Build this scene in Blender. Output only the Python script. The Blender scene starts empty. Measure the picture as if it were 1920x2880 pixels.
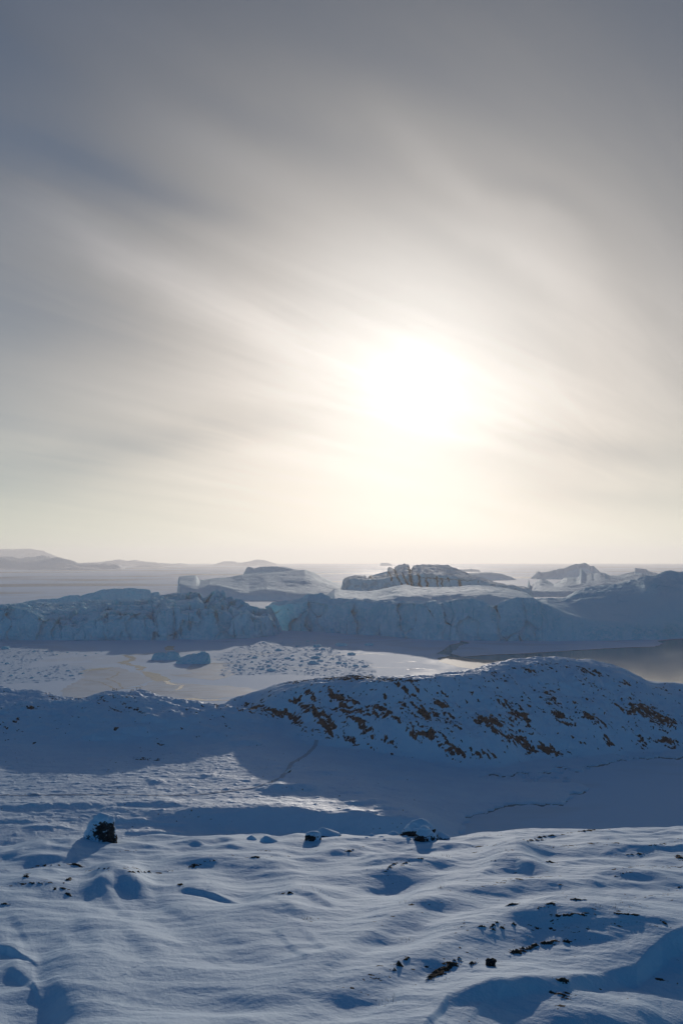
import bpy, bmesh, math, random
import numpy as np
from mathutils import Vector, Matrix
from mathutils.geometry import tessellate_polygon

random.seed(7)
rng = np.random.default_rng(7)
S = bpy.context.scene
COL = S.collection

# ------------------------------------------------------------------ camera
CAMZ = 150.0
FPX = 2800.0                      # focal length in pixels of a 1920 px wide frame (35 mm lens)
PITCH = math.atan((1576 - 1440) / FPX)
CP, SP = math.cos(PITCH), math.sin(PITCH)
cam = bpy.data.cameras.new('camera')
cam.sensor_fit = 'HORIZONTAL'; cam.sensor_width = 24.0; cam.lens = 35.0
cam.clip_start = 0.5; cam.clip_end = 90000
camo = bpy.data.objects.new('camera', cam); COL.objects.link(camo)
camo.location = (0, 0, CAMZ)
camo.rotation_euler = (math.pi / 2 + PITCH, 0, 0)
S.camera = camo

# ------------------------------------------------------------------ sun and sky
SUN_EL = math.radians(10.5)
SUN_AZ = math.radians(4.35)       # to the right of straight ahead (+Y)
sdir = Vector((math.sin(SUN_AZ) * math.cos(SUN_EL), math.cos(SUN_AZ) * math.cos(SUN_EL), math.sin(SUN_EL)))
sl = bpy.data.lights.new('sun', 'SUN'); sl.energy = 2.15; sl.angle = math.radians(0.6); sl.color = (1.0, 0.90, 0.79)
so = bpy.data.objects.new('sun', sl); COL.objects.link(so)
so.rotation_euler = sdir.to_track_quat('Z', 'Y').to_euler()

S.view_settings.view_transform = 'Standard'; S.view_settings.look = 'None'
S.view_settings.exposure = -0.25; S.view_settings.gamma = 1.0
S.cycles.max_bounces = 5; S.cycles.diffuse_bounces = 3; S.cycles.glossy_bounces = 3
S.cycles.volume_bounces = 1; S.cycles.transparent_max_bounces = 6


class NT:
    """small helper round a node tree"""
    def __init__(s, tree): s.t = tree; s.n = tree.nodes; s.l = tree.links; s.n.clear()
    def add(s, typ, **kw):
        n = s.n.new(typ)
        for k, v in kw.items(): setattr(n, k, v)
        return n
    def put(s, sock, v):
        if hasattr(v, 'is_output') or isinstance(v, bpy.types.NodeSocket): s.l.new(v, sock)
        else: sock.default_value = v
    def math(s, op, a, b=0.0, c=None, clamp=False):
        n = s.add('ShaderNodeMath', operation=op, use_clamp=clamp)
        s.put(n.inputs[0], a); s.put(n.inputs[1], b)
        if c is not None: s.put(n.inputs[2], c)
        return n.outputs[0]
    def vmath(s, op, a, b=(0, 0, 0), out=0):
        n = s.add('ShaderNodeVectorMath', operation=op); s.put(n.inputs[0], a); s.put(n.inputs[1], b)
        return n.outputs['Value' if out == 'v' else 'Vector']
    def scale(s, col, f):
        n = s.add('ShaderNodeVectorMath', operation='SCALE'); s.put(n.inputs[0], col); s.put(n.inputs['Scale'], f)
        return n.outputs[0]
    def mixc(s, f, a, b):
        n = s.add('ShaderNodeMix', data_type='RGBA'); s.put(n.inputs[0], f); s.put(n.inputs[6], a); s.put(n.inputs[7], b)
        return n.outputs[2]
    def mixf(s, f, a, b):
        n = s.add('ShaderNodeMix', data_type='FLOAT'); s.put(n.inputs[0], f); s.put(n.inputs[2], a); s.put(n.inputs[3], b)
        return n.outputs[0]
    def ramp(s, x, lo, hi, a=0.0, b=1.0, smooth=True):
        n = s.add('ShaderNodeMapRange', interpolation_type='SMOOTHSTEP' if smooth else 'LINEAR')
        s.put(n.inputs[0], x); s.put(n.inputs[1], lo); s.put(n.inputs[2], hi); s.put(n.inputs[3], a); s.put(n.inputs[4], b)
        return n.outputs[0]
    def noise(s, vec, scale, detail=4, rough=0.55, dist=0.0, lac=2.0):
        n = s.add('ShaderNodeTexNoise'); s.put(n.inputs['Vector'], vec); n.inputs['Scale'].default_value = scale
        n.inputs['Detail'].default_value = detail; n.inputs['Roughness'].default_value = rough
        n.inputs['Distortion'].default_value = dist; n.inputs['Lacunarity'].default_value = lac
        return n.outputs[0]
    def mapping(s, vec, loc=(0, 0, 0), rot=(0, 0, 0), sc=(1, 1, 1)):
        n = s.add('ShaderNodeMapping'); s.put(n.inputs[0], vec)
        n.inputs['Location'].default_value = loc; n.inputs['Rotation'].default_value = rot; n.inputs['Scale'].default_value = sc
        return n.outputs[0]


world = bpy.data.worlds.new('World'); S.world = world; world.use_nodes = True
w = NT(world.node_tree)
sky = w.add('ShaderNodeTexSky', sky_type='NISHITA', sun_disc=False)
sky.sun_elevation = SUN_EL; sky.sun_rotation = SUN_AZ; sky.altitude = 150
sky.air_density = 1.0; sky.dust_density = 0.4; sky.ozone_density = 2.0
co = w.add('ShaderNodeTexCoord').outputs['Generated']
dirn = w.vmath('NORMALIZE', co)
sep = w.add('ShaderNodeSeparateXYZ'); w.put(sep.inputs[0], dirn)
dx, dy, dz = sep.outputs
cosang = w.vmath('DOT_PRODUCT', dirn, tuple(sdir), out='v')
ang = w.math('MULTIPLY', w.math('ARCCOSINE', w.math('MINIMUM', cosang, 0.999999)), 180 / math.pi)
el = w.math('MULTIPLY', w.math('ARCSINE', dz), 180 / math.pi)
# a thin veil of high cloud: streaks on a flat layer seen in perspective
inv = w.math('DIVIDE', 1.0, w.math('ADD', w.math('MAXIMUM', dz, 0.0), 0.10))
pl = w.add('ShaderNodeCombineXYZ')
w.put(pl.inputs[0], w.math('MULTIPLY', dx, inv)); w.put(pl.inputs[1], w.math('MULTIPLY', dy, inv))
def streaks(angle, loc, sc, scale, det, rgh, dist):
    r_ = w.mapping(pl.outputs[0], rot=(0, 0, math.radians(angle)))
    return w.noise(w.mapping(r_, loc=loc, sc=sc), scale, det, rgh, dist)
c1 = streaks(-58, (2.3, 0.4, 0), (0.30, 1.0, 1), 1.05, 3, 0.45, 0.5)
c2 = streaks(-50, (4.1, 7.2, 0), (0.22, 1.6, 1), 2.2, 5, 0.5, 0.9)
c3 = streaks(-64, (9.1, 1.2, 0), (0.5, 1.2, 1), 0.55, 2, 0.4, 0.3)
cl = w.math('ADD', w.math('MULTIPLY', w.math('SUBTRACT', c1, 0.5), 0.9), w.math('MULTIPLY', w.math('SUBTRACT', c2, 0.5), 0.4))
cl = w.math('ADD', cl, w.math('MULTIPLY', w.math('SUBTRACT', c3, 0.5), 0.8))
c4 = streaks(-60, (1.1, 3.2, 0), (0.16, 1.3, 1), 6.5, 8, 0.6, 1.4)
cl = w.math('ADD', cl, w.math('MULTIPLY', w.math('SUBTRACT', c4, 0.5), w.ramp(c1, 0.4, 0.65, 0.05, 0.38)))
cl = w.math('MULTIPLY', cl, w.ramp(el, 0.0, 9.0, 0.12, 0.60))
# single bands and gaps of the cloud layer: azimuth, elevation, half length, half width (degrees), tilt, strength
azd = w.math('MULTIPLY', w.math('ARCTAN2', dx, dy), 180 / math.pi)
wn = w.add('ShaderNodeTexNoise'); w.put(wn.inputs['Vector'], dirn); wn.inputs['Scale'].default_value = 3.2; wn.inputs['Detail'].default_value = 4; wn.inputs['Roughness'].default_value = 0.5
ws = w.add('ShaderNodeSeparateColor'); w.put(ws.inputs[0], wn.outputs[1])
az1 = w.math('ADD', azd, w.math('MULTIPLY', w.math('SUBTRACT', ws.outputs[0], 0.5), 9.0))
el1 = w.math('ADD', el, w.math('MULTIPLY', w.math('SUBTRACT', ws.outputs[1], 0.5), 6.0))
for a0, e0, hl, hw, tilt, st in [(-13, 6.8, 8.5, 1.1, 9, -0.26), (-19, 4.6, 6, .8, 4, -0.10), (13.5, 7.2, 6.5, .9, -8, -0.22), (17, 4.2, 6, .7, 0, -0.10), (-9.0, 14.6, 6.5, 1.1, -22, 0.26), (-14.5, 17.6, 5.5, 1.0, -36, 0.16), (-3.5, 17.5, 8, 1.4, -14, 0.14),
                                 (-16.5, 21.5, 8, 1.9, -18, -0.32), (-17, 26, 7, 1.7, -14, -0.16), (-16, 13.4, 6, 2.6, 0, -0.20), (-9.5, 19.6, 7, 1.0, -18, -0.18), (-2.5, 23.5, 8, 1.4, -20, -0.12), (2, 27, 8, 1.6, -22, -0.10), (-10, 24, 8, 1.6, -20, 0.10),
                                 (7.5, 20.5, 6, 1.2, -42, 0.14), (9.5, 17.0, 5, .8, -30, 0.10), (11.0, 19.2, 4, .6, -34, -0.10), (14, 14.5, 6, 1.8, -50, 0.08), (-6, 10, 10, 1.6, -4, 0.05), (17, 26, 6, 4, -50, -0.12), (-17, 29.5, 7, 1.6, -12, 0.08)]:
    ca, sa = math.cos(math.radians(tilt)), math.sin(math.radians(tilt))
    da = w.math('SUBTRACT', az1, a0); de = w.math('SUBTRACT', el1, e0)
    u = w.math('ADD', w.math('MULTIPLY', da, ca / hl), w.math('MULTIPLY', de, sa / hl)); v = w.math('ADD', w.math('MULTIPLY', da, -sa / hw), w.math('MULTIPLY', de, ca / hw))
    g = w.math('EXPONENT', w.math('MULTIPLY', w.math('ADD', w.math('MULTIPLY', u, u), w.math('MULTIPLY', v, v)), -1.0))
    cl = w.math('ADD', cl, w.math('MULTIPLY', g, st))
clm = w.math('ADD', 1.0, w.math('MULTIPLY', cl, 1.15))       # brightness of the veil
# forward scattering round the sun, thick air at the horizon
g1 = w.math('EXPONENT', w.math('MULTIPLY', w.math('POWER', w.math('DIVIDE', ang, 1.8), 2.0), -1.0))
g2 = w.math('EXPONENT', w.math('MULTIPLY', w.math('POWER', w.math('DIVIDE', ang, 10.5), 1.3), -1.0))
g3 = w.math('EXPONENT', w.math('MULTIPLY', w.math('POWER', w.math('DIVIDE', ang, 42.0), 2.0), -1.0))
hz = w.math('EXPONENT', w.math('DIVIDE', w.math('MAXIMUM', el, 0.0), -11.0))
hzs = w.math('MULTIPLY', hz, w.math('EXPONENT', w.math('DIVIDE', ang, -52.0)))
veil = w.vmath('ADD', w.scale((1.0, 0.985, 0.95), w.math('MULTIPLY', g1, 0.15)), w.scale((1.0, 0.96, 0.90), w.math('MULTIPLY', g2, 0.82)))
veil = w.vmath('ADD', veil, w.scale((0.050, 0.051, 0.065), g3))
veil = w.scale(veil, clm)
veil = w.vmath('ADD', veil, w.scale((1.10, 0.90, 0.70), w.math('MULTIPLY', hzs, w.math('ADD', 0.94, w.math('MULTIPLY', cl, 0.75)))))
# blue shows where the cloud is thin
veil = w.vmath('ADD', veil, w.scale((0.00, 0.035, 0.11), w.math('MULTIPLY', w.math('MULTIPLY', cl, -1.0, clamp=True), 0.9, clamp=True)))
cover = w.math('SUBTRACT', 1.0, w.math('MULTIPLY', g3, 1.06), clamp=True)
base = w.vmath('MULTIPLY', w.scale(sky.outputs[0], w.math('MULTIPLY', w.math('ADD', cover, 0.06), 0.052)), (0.05, 0.86, 1.36))
veil = w.scale(veil, 1.17)
skycol = w.vmath('ADD', base, veil)
bg = w.add('ShaderNodeBackground'); w.put(bg.inputs[0], skycol); bg.inputs[1].default_value = 1.0
ow = w.add('ShaderNodeOutputWorld'); w.put(ow.inputs[0], bg.outputs[0])

# ------------------------------------------------------------------ noise in numpy
def _h(ix, iy, iz, seed):
    with np.errstate(over='ignore'):
        U = np.uint32
        h = ix.astype(U) * U(374761393) + iy.astype(U) * U(668265263) + iz.astype(U) * U(2147483647) + U((seed * 1274126177) & 0xffffffff)
        h = (h ^ (h >> U(13))) * U(1274126177)
        h = (h ^ (h >> U(16))) * U(2246822519)
        return h ^ (h >> U(15))

def noise2(x, y, seed=0):
    x = np.asarray(x, float); y = np.asarray(y, float)
    ix = np.floor(x); iy = np.floor(y); fx = x - ix; fy = y - iy
    ix = ix.astype(np.int32); iy = iy.astype(np.int32); z0 = np.zeros_like(ix)
    u = fx * fx * fx * (fx * (fx * 6 - 15) + 10); v = fy * fy * fy * (fy * (fy * 6 - 15) + 10)
    def g(a, b):
        t = _h(ix + a, iy + b, z0, seed) * (2 * math.pi / 4294967296.0)
        return np.cos(t) * (fx - a) + np.sin(t) * (fy - b)
    a = g(0, 0); b = g(1, 0); c = g(0, 1); d = g(1, 1)
    return ((a + u * (b - a)) + v * ((c + u * (d - c)) - (a + u * (b - a)))) * 1.4

def noise3(x, y, z, seed=0):
    ix = np.floor(x); iy = np.floor(y); iz = np.floor(z); fx = x - ix; fy = y - iy; fz = z - iz
    ix = ix.astype(np.int32); iy = iy.astype(np.int32); iz = iz.astype(np.int32)
    u = fx * fx * (3 - 2 * fx); v = fy * fy * (3 - 2 * fy); q = fz * fz * (3 - 2 * fz)
    def g(a, b, c): return _h(ix + a, iy + b, iz + c, seed) / 2147483648.0 - 1
    def lerp(a, b, t): return a + t * (b - a)
    return lerp(lerp(lerp(g(0,0,0), g(1,0,0), u), lerp(g(0,1,0), g(1,1,0), u), v),
                lerp(lerp(g(0,0,1), g(1,0,1), u), lerp(g(0,1,1), g(1,1,1), u), v), q)

def fbm2(x, y, oct=5, seed=0, gain=0.5, lac=2.03):
    s = 0; a = 1
    for i in range(oct):
        s = s + a * noise2(x, y, seed + i * 17); x = x * lac + 3.1; y = y * lac + 7.7; a *= gain
    return s
def ridge2(x, y, oct=4, seed=0, gain=0.5):
    s = 0; a = 1
    for i in range(oct):
        s = s + a * (1 - np.abs(noise2(x, y, seed + i * 13)) * 2); x = x * 2.07 + 1.3; y = y * 2.07 + 5.1; a *= gain
    return s
def fbm3(x, y, z, oct=4, seed=0, gain=0.5):
    s = 0; a = 1
    for i in range(oct):
        s = s + a * noise3(x, y, z, seed + i * 29); x = x * 2.05 + 2; y = y * 2.05 + 5; z = z * 2.05 + 9; a *= gain
    return s
def worley2(x, y, seed=0):
    """F1, F2, random number of the nearest cell, offset to its centre"""
    ix = np.floor(x).astype(np.int32); iy = np.floor(y).astype(np.int32); z0 = np.zeros_like(ix)
    f1 = np.full(x.shape, 9.0); f2 = np.full(x.shape, 9.0); idr = np.zeros(x.shape); ox = np.zeros(x.shape); oy = np.zeros(x.shape)
    for a in (-1, 0, 1):
        for b in (-1, 0, 1):
            hx = _h(ix + a, iy + b, z0, seed) / 4294967296.0; hy = _h(ix + a, iy + b, z0 + 1, seed) / 4294967296.0
            dx_ = ix + a + hx - x; dy_ = iy + b + hy - y; d = np.sqrt(dx_ * dx_ + dy_ * dy_)
            n = d < f1
            f2 = np.where(n, f1, np.minimum(f2, d))
            idr = np.where(n, _h(ix + a, iy + b, z0 + 2, seed) / 4294967296.0, idr)
            ox = np.where(n, dx_, ox); oy = np.where(n, dy_, oy); f1 = np.where(n, d, f1)
    return f1, f2, idr, ox, oy
def sstep(a, b, x):
    t = np.clip((x - a) / (b - a), 0, 1); return t * t * (3 - 2 * t)

# ------------------------------------------------------------------ picture geometry (where a sight line meets the place)
def slope_of(px, py):
    X = (px - 960) / FPX; Y = (1440 - py) / FPX
    dyv = CP - SP * Y
    return X / dyv, (SP + CP * Y) / dyv           # a = x/y, t = dz/dy
def at(px, py, D):                                # the point of a sight line at distance D
    a, t = slope_of(px, py); return Vector((a * D, D, CAMZ + t * D))
def on_z(px, py, z=0.0):                          # where it meets the level z
    a, t = slope_of(px, py); D = (z - CAMZ) / t; return Vector((a * D, D, z))
def to_px(x, y, z):
    t = (z - CAMZ) / y; Y = (t * CP - SP) / (CP + t * SP); return 960 + FPX * (x / y) * (CP - SP * Y), 1440 - FPX * Y
def az(px, D, z):
    t = (z - CAMZ) / D; Y = (t * CP - SP) / (CP + t * SP); return (px - 960) / FPX / (CP - SP * Y)
def station(s):
    """(px, D, py) or (px, D, None, z) -> a, D, z"""
    if len(s) == 4: return az(s[0], s[1], s[3]), s[1], s[3]
    a, t = slope_of(s[0], s[2]); return a, s[1], CAMZ + t * s[1]
def curve(sts, A):
    P = np.array([station(s) for s in sts]); P = P[np.argsort(P[:, 0])]
    return np.interp(A, P[:, 0], P[:, 1]), np.interp(A, P[:, 0], P[:, 2])
def smooth1(v, w_):
    k = np.exp(-0.5 * (np.arange(-3 * w_, 3 * w_ + 1) / w_) ** 2); k /= k.sum()
    return np.convolve(np.pad(v, 3 * w_, mode='edge'), k, mode='valid')
def pchip_cols(DK, ZK, D):
    """monotone cubic down every column; DK, ZK: K x N, D: R -> R x N"""
    K, N = DK.shape; h = np.diff(DK, axis=0); d = np.diff(ZK, axis=0) / h
    m = np.zeros_like(DK)
    w1 = 2 * h[1:] + h[:-1]; w2 = h[1:] + 2 * h[:-1]
    same = d[:-1] * d[1:] > 0
    with np.errstate(divide='ignore', invalid='ignore'):
        hm = (w1 + w2) / (w1 / d[:-1] + w2 / d[1:])
    m[1:-1] = np.where(same, hm, 0); m[0] = d[0]; m[-1] = d[-1]
    out = np.zeros((len(D), N)); Dg = D[:, None]
    for k in range(K - 1):
        t = (Dg - DK[k]) / h[k]
        sel = (t >= 0) & (t < 1) if k < K - 2 else (t >= 0)
        if k == 0: sel = t < 1
        tt = np.clip(t, 0, 1); t2 = tt * tt; t3 = t2 * tt
        z = (2*t3 - 3*t2 + 1) * ZK[k] + (t3 - 2*t2 + tt) * h[k] * m[k] + (-2*t3 + 3*t2) * ZK[k+1] + (t3 - t2) * h[k] * m[k+1]
        out = np.where(sel, z, out)
    return out

# ------------------------------------------------------------------ objects
def link(name, mesh, mat=None, parent=None, smooth=True):
    o = bpy.data.objects.new(name, mesh); COL.objects.link(o)
    if mat: mesh.materials.append(mat)
    if smooth and len(mesh.polygons): mesh.polygons.foreach_set('use_smooth', np.ones(len(mesh.polygons), bool))
    if parent: o.parent = parent
    return o
def grid_mesh(name, X, Y, Z, attrs=None, keep=None):
    R, N = X.shape
    co_ = np.stack([X, Y, Z], -1).reshape(-1, 3).astype(np.float32)
    idx = np.arange(R * N).reshape(R, N)
    f = np.stack([idx[:-1, :-1], idx[:-1, 1:], idx[1:, 1:], idx[1:, :-1]], -1).reshape(-1, 4)
    if keep is not None:
        f = f[keep.reshape(-1)]
        used = np.zeros(R * N, bool); used[f.reshape(-1)] = True
        remap = np.cumsum(used) - 1; f = remap[f]; co_ = co_[used]
        if attrs: attrs = {k: v.reshape(-1)[used] for k, v in attrs.items()}
    me = bpy.data.meshes.new(name)
    me.vertices.add(len(co_)); me.vertices.foreach_set('co', co_.reshape(-1))
    me.loops.add(len(f) * 4); me.loops.foreach_set('vertex_index', f.reshape(-1).astype(np.int32))
    me.polygons.add(len(f)); me.polygons.foreach_set('loop_start', np.arange(0, len(f) * 4, 4, dtype=np.int32))
    me.update(calc_edges=True)
    for k, v in (attrs or {}).items():
        at_ = me.attributes.new(k, 'FLOAT', 'POINT'); at_.data.foreach_set('value', np.ascontiguousarray(v.reshape(-1), dtype=np.float32))
    return me
def structure(o): o['kind'] = 'structure'; return o
def tag(o, label, cat, group=None, kind=None):
    o['label'] = label; o['category'] = cat
    if group: o['group'] = group
    if kind: o['kind'] = kind
    return o
def empty(name, loc, label, cat, group=None, rz=0):
    o = bpy.data.objects.new(name, None); COL.objects.link(o); o.location = loc; o.rotation_euler = (0, 0, rz)
    return tag(o, label, cat, group)

# ------------------------------------------------------------------ materials
def new_mat(name):
    m = bpy.data.materials.new(name); m.use_nodes = True; return m, NT(m.node_tree)
def finish(nt, bsdf):
    o = nt.add('ShaderNodeOutputMaterial'); nt.put(o.inputs[0], bsdf.outputs[0])
def bump(nt, height, strength, dist, normal=None):
    b = nt.add('ShaderNodeBump'); b.inputs['Strength'].default_value = strength; b.inputs['Distance'].default_value = dist
    nt.put(b.inputs['Height'], height)
    if normal is not None: nt.put(b.inputs['Normal'], normal)
    return b.outputs[0]
SNOW = (0.63, 0.79, 0.93, 1)
def snow_material(name, unit, rock_dark=(0.030, 0.026, 0.024, 1), rock_light=(0.10, 0.085, 0.075, 1), grain=1.0, edge=0.5, turf=False, spec=0.15, rgh=0.75):
    """snow with bare rock where the 'rock' attribute says; unit = size in metres of the finest bumps"""
    m, n = new_mat(name)
    obj = n.add('ShaderNodeTexCoord').outputs['Object']
    at_ = n.add('ShaderNodeAttribute', attribute_name='rock').outputs['Fac']
    nz = n.noise(obj, 1 / (unit * 6), 5, 0.65)
    mask = n.ramp(n.math('ADD', at_, n.math('MULTIPLY', n.math('SUBTRACT', nz, 0.5), edge)), 0.44, 0.56)
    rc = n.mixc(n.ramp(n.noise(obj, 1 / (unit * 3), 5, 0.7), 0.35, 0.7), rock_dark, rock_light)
    if turf:
        rc = n.mixc(n.ramp(n.noise(obj, 1 / (unit * 9), 3, 0.6), 0.5, 0.65), rc, (0.10, 0.055, 0.03, 1))
    sc = n.mixc(n.ramp(n.noise(obj, 1 / (unit * 40), 4, 0.6), 0.3, 0.7), SNOW, (0.57, 0.73, 0.89, 1))
    colr = n.mixc(mask, sc, rc)
    b = n.add('ShaderNodeBsdfPrincipled')
    n.put(b.inputs['Base Color'], colr)
    n.put(b.inputs['Roughness'], n.mixf(mask, rgh, 0.9))
    n.put(b.inputs['Specular IOR Level'], n.mixf(mask, spec, 0.05))
    h0 = bump(n, n.noise(obj, 1 / (unit * 22), 5, 0.6), 0.5 if unit > 0.2 else 0.16, unit * 4.0)
    h1 = bump(n, n.noise(obj, 1 / (unit * 5), 4, 0.6), 0.4 * grain, unit * 1.8, h0)
    h2 = bump(n, n.noise(obj, 1 / unit, 3, 0.7), 0.45 * grain, unit * 0.35, h1)
    n.put(b.inputs['Normal'], h2)
    finish(n, b); return m
M_FORE = snow_material('wind_packed_snow', 0.055, grain=1.5, edge=0.55, turf=True)
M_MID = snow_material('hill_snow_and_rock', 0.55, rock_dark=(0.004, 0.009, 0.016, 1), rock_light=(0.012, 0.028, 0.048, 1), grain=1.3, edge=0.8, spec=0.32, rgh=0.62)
M_BOULDER = snow_material('boulder_rock_and_snow', 0.035, rock_dark=(0.012, 0.013, 0.015, 1), rock_light=(0.06, 0.062, 0.066, 1), grain=1.0, edge=1.1)

def berg_material(name, unit, tint=(0.22, 0.70, 0.82, 1), pale=(0.58, 0.88, 0.97, 1), dirt=0.0):
    m, n = new_mat(name)
    obj = n.add('ShaderNodeTexCoord').outputs['Object']
    blue = n.add('ShaderNodeAttribute', attribute_name='blue').outputs['Fac']
    dirta = n.add('ShaderNodeAttribute', attribute_name='dirt').outputs['Fac']
    geo = n.add('ShaderNodeNewGeometry'); sp = n.add('ShaderNodeSeparateXYZ'); n.put(sp.inputs[0], geo.outputs['Normal'])
    steep = n.ramp(sp.outputs[2], 0.75, 0.25, 0, 1)
    nz = n.ramp(n.noise(n.mapping(obj, sc=(1, 1, 0.5)), 1 / (unit * 22), 5, 0.62, 0.6), 0.38, 0.66)
    f = n.math('MULTIPLY', steep, n.math('ADD', 0.25, n.math('MULTIPLY', nz, 0.6)))
    f = n.math('ADD', f, blue, clamp=True)
    c = n.mixc(f, pale, tint)
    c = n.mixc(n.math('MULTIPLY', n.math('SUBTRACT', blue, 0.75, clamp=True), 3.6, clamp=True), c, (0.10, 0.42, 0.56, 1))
    if dirt:
        c = n.mixc(n.math('MULTIPLY', dirta, dirt), c, (0.13, 0.15, 0.16, 1))
    b = n.add('ShaderNodeBsdfPrincipled'); n.put(b.inputs['Base Color'], c)
    b.inputs['Roughness'].default_value = 0.75; b.inputs['Specular IOR Level'].default_value = 0.15
    h1 = bump(n, n.noise(obj, 1 / (unit * 9), 5, 0.62), 0.8, unit * 4.5)
    h2 = bump(n, n.noise(obj, 1 / (unit * 1.5), 3, 0.65), 0.4, unit * 0.5, h1)
    n.put(b.inputs['Normal'], h2); finish(n, b); return m
M_BERG = berg_material('glacier_ice', 1.0)
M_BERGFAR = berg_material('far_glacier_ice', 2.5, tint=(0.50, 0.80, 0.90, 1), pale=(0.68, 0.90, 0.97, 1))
M_CRAG = berg_material('dirty_glacier_ice', 2.0, tint=(0.68, 0.80, 0.83, 1), pale=(0.82, 0.90, 0.92, 1), dirt=1.0)

# sea ice: snow-covered floes, smoother grey ice and glazed patches far out
m, n = new_mat('sea_ice_surface'); M_ICE = m
obj = n.add('ShaderNodeTexCoord').outputs['Object']
sp = n.add('ShaderNodeSeparateXYZ'); n.put(sp.inputs[0], obj)
dist = n.vmath('LENGTH', obj, out='v')
far = n.ramp(dist, 2400, 5200)
fl = n.noise(n.mapping(obj, sc=(0.6, 1.0, 1)), 1 / 1500, 6, 0.55, 0.4)
glz = n.math('MULTIPLY', n.ramp(fl, 0.52, 0.60), far)
nf = n.noise(obj, 1 / 260, 6, 0.6, 1.2)
grey = n.math('MULTIPLY', n.ramp(nf, 0.50, 0.60), n.ramp(dist, 1000, 1300, 0.55, 0.55))
c = n.mixc(grey, (0.62, 0.76, 0.90, 1), (0.54, 0.64, 0.73, 1))
c = n.mixc(glz, c, (0.34, 0.37, 0.40, 1))
b = n.add('ShaderNodeBsdfPrincipled'); n.put(b.inputs['Base Color'], c)
n.put(b.inputs['Roughness'], n.mixf(glz, n.mixf(grey, 0.8, 0.65), 0.68)); n.put(b.inputs['Specular IOR Level'], n.mixf(glz, 0.22, 0.3))
h = bump(n, n.noise(obj, 1 / 9, 5, 0.65), 0.35, 0.5); h = bump(n, n.noise(obj, 1 / 1.6, 3, 0.6), 0.3, 0.12, h)
n.put(b.inputs['Normal'], h); finish(n, b)

m, n = new_mat('thin_new_ice'); M_THIN = m
obj = n.add('ShaderNodeTexCoord').outputs['Object']
c = n.mixc(n.ramp(n.noise(obj, 1 / 40, 5, 0.6, 1.0), 0.35, 0.65), (0.50, 0.55, 0.60, 1), (0.58, 0.66, 0.74, 1))
b = n.add('ShaderNodeBsdfPrincipled'); n.put(b.inputs['Base Color'], c); b.inputs['Roughness'].default_value = 0.6; b.inputs['Specular IOR Level'].default_value = 0.3
n.put(b.inputs['Normal'], bump(n, n.noise(obj, 1 / 6, 4, 0.6), 0.2, 0.2)); finish(n, b)
m, n = new_mat('wet_slush_ice'); M_SLUSH = m
obj = n.add('ShaderNodeTexCoord').outputs['Object']
c = n.mixc(n.ramp(n.noise(obj, 1 / 5, 5, 0.7), 0.42, 0.6), (0.15, 0.16, 0.13, 1), (0.30, 0.30, 0.25, 1))
b = n.add('ShaderNodeBsdfPrincipled'); n.put(b.inputs['Base Color'], c); b.inputs['Roughness'].default_value = 0.3
n.put(b.inputs['Normal'], bump(n, n.noise(obj, 1 / 3, 4, 0.6), 0.3, 0.2)); finish(n, b)
m, n = new_mat('sea_water'); M_WATER = m
obj = n.add('ShaderNodeTexCoord').outputs['Object']
b = n.add('ShaderNodeBsdfPrincipled'); b.inputs['Base Color'].default_value = (0.012, 0.022, 0.030, 1)
b.inputs['Roughness'].default_value = 0.10; b.inputs['IOR'].default_value = 1.33
n.put(b.inputs['Normal'], bump(n, n.noise(n.mapping(obj, sc=(0.4, 1, 1)), 1 / 5, 4, 0.6), 0.22, 0.25)); finish(n, b)
m, n = new_mat('rubble_ice'); M_RUBBLE = m
obj = n.add('ShaderNodeTexCoord').outputs['Object']
c = n.mixc(n.ramp(n.noise(obj, 1 / 4, 4, 0.6), 0.4, 0.6), (0.52, 0.70, 0.84, 1), (0.68, 0.81, 0.92, 1))
b = n.add('ShaderNodeBsdfPrincipled'); n.put(b.inputs['Base Color'], c); b.inputs['Roughness'].default_value = 0.9; b.inputs['Specular IOR Level'].default_value = 0.08
n.put(b.inputs['Normal'], bump(n, n.noise(obj, 1 / 1.5, 4, 0.6), 0.4, 0.3)); finish(n, b)

def flat_mat(name, col, rough=0.8, var=0.35, scale=8):
    m, n = new_mat(name); obj = n.add('ShaderNodeTexCoord').outputs['Object']
    c = n.mixc(n.noise(obj, scale, 4, 0.6), tuple(x * (1 - var) for x in col) + (1,), tuple(min(1, x * (1 + var)) for x in col) + (1,))
    b = n.add('ShaderNodeBsdfPrincipled'); n.put(b.inputs['Base Color'], c); b.inputs['Roughness'].default_value = rough
    n.put(b.inputs['Normal'], bump(n, n.noise(obj, scale * 3, 3, 0.6), 0.3, 0.02)); finish(n, b); return m
M_GLAZE = flat_mat('glazed_thin_ice', (0.36, 0.37, 0.37), 0.42, 0.15, 0.05)
for nd_ in M_GLAZE.node_tree.nodes:
    if nd_.type == 'BSDF_PRINCIPLED': nd_.inputs['Specular IOR Level'].default_value = 0.25; nd_.inputs['Roughness'].default_value = 0.7
M_CRACK_SHADE = flat_mat('crack_gap_shade', (0.045, 0.13, 0.19), 0.5, 0.5, 0.3)  # dark blue stands in for the shade inside the tidal gap
M_WOOD = flat_mat('weathered_wood', (0.11, 0.075, 0.05), 0.8)
M_DARKCLOTH = flat_mat('dark_cloth', (0.02, 0.022, 0.03), 0.9)
M_REDCLOTH = flat_mat('dark_jacket_cloth', (0.045, 0.03, 0.035), 0.9)
M_SKIN = flat_mat('skin', (0.45, 0.27, 0.2), 0.6, 0.1)
M_TRACK = flat_mat('trodden_snow', (0.42, 0.49, 0.58), 0.8, 0.12, 0.5)
M_GRASS = flat_mat('dead_grass', (0.11, 0.075, 0.04), 0.9)
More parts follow.
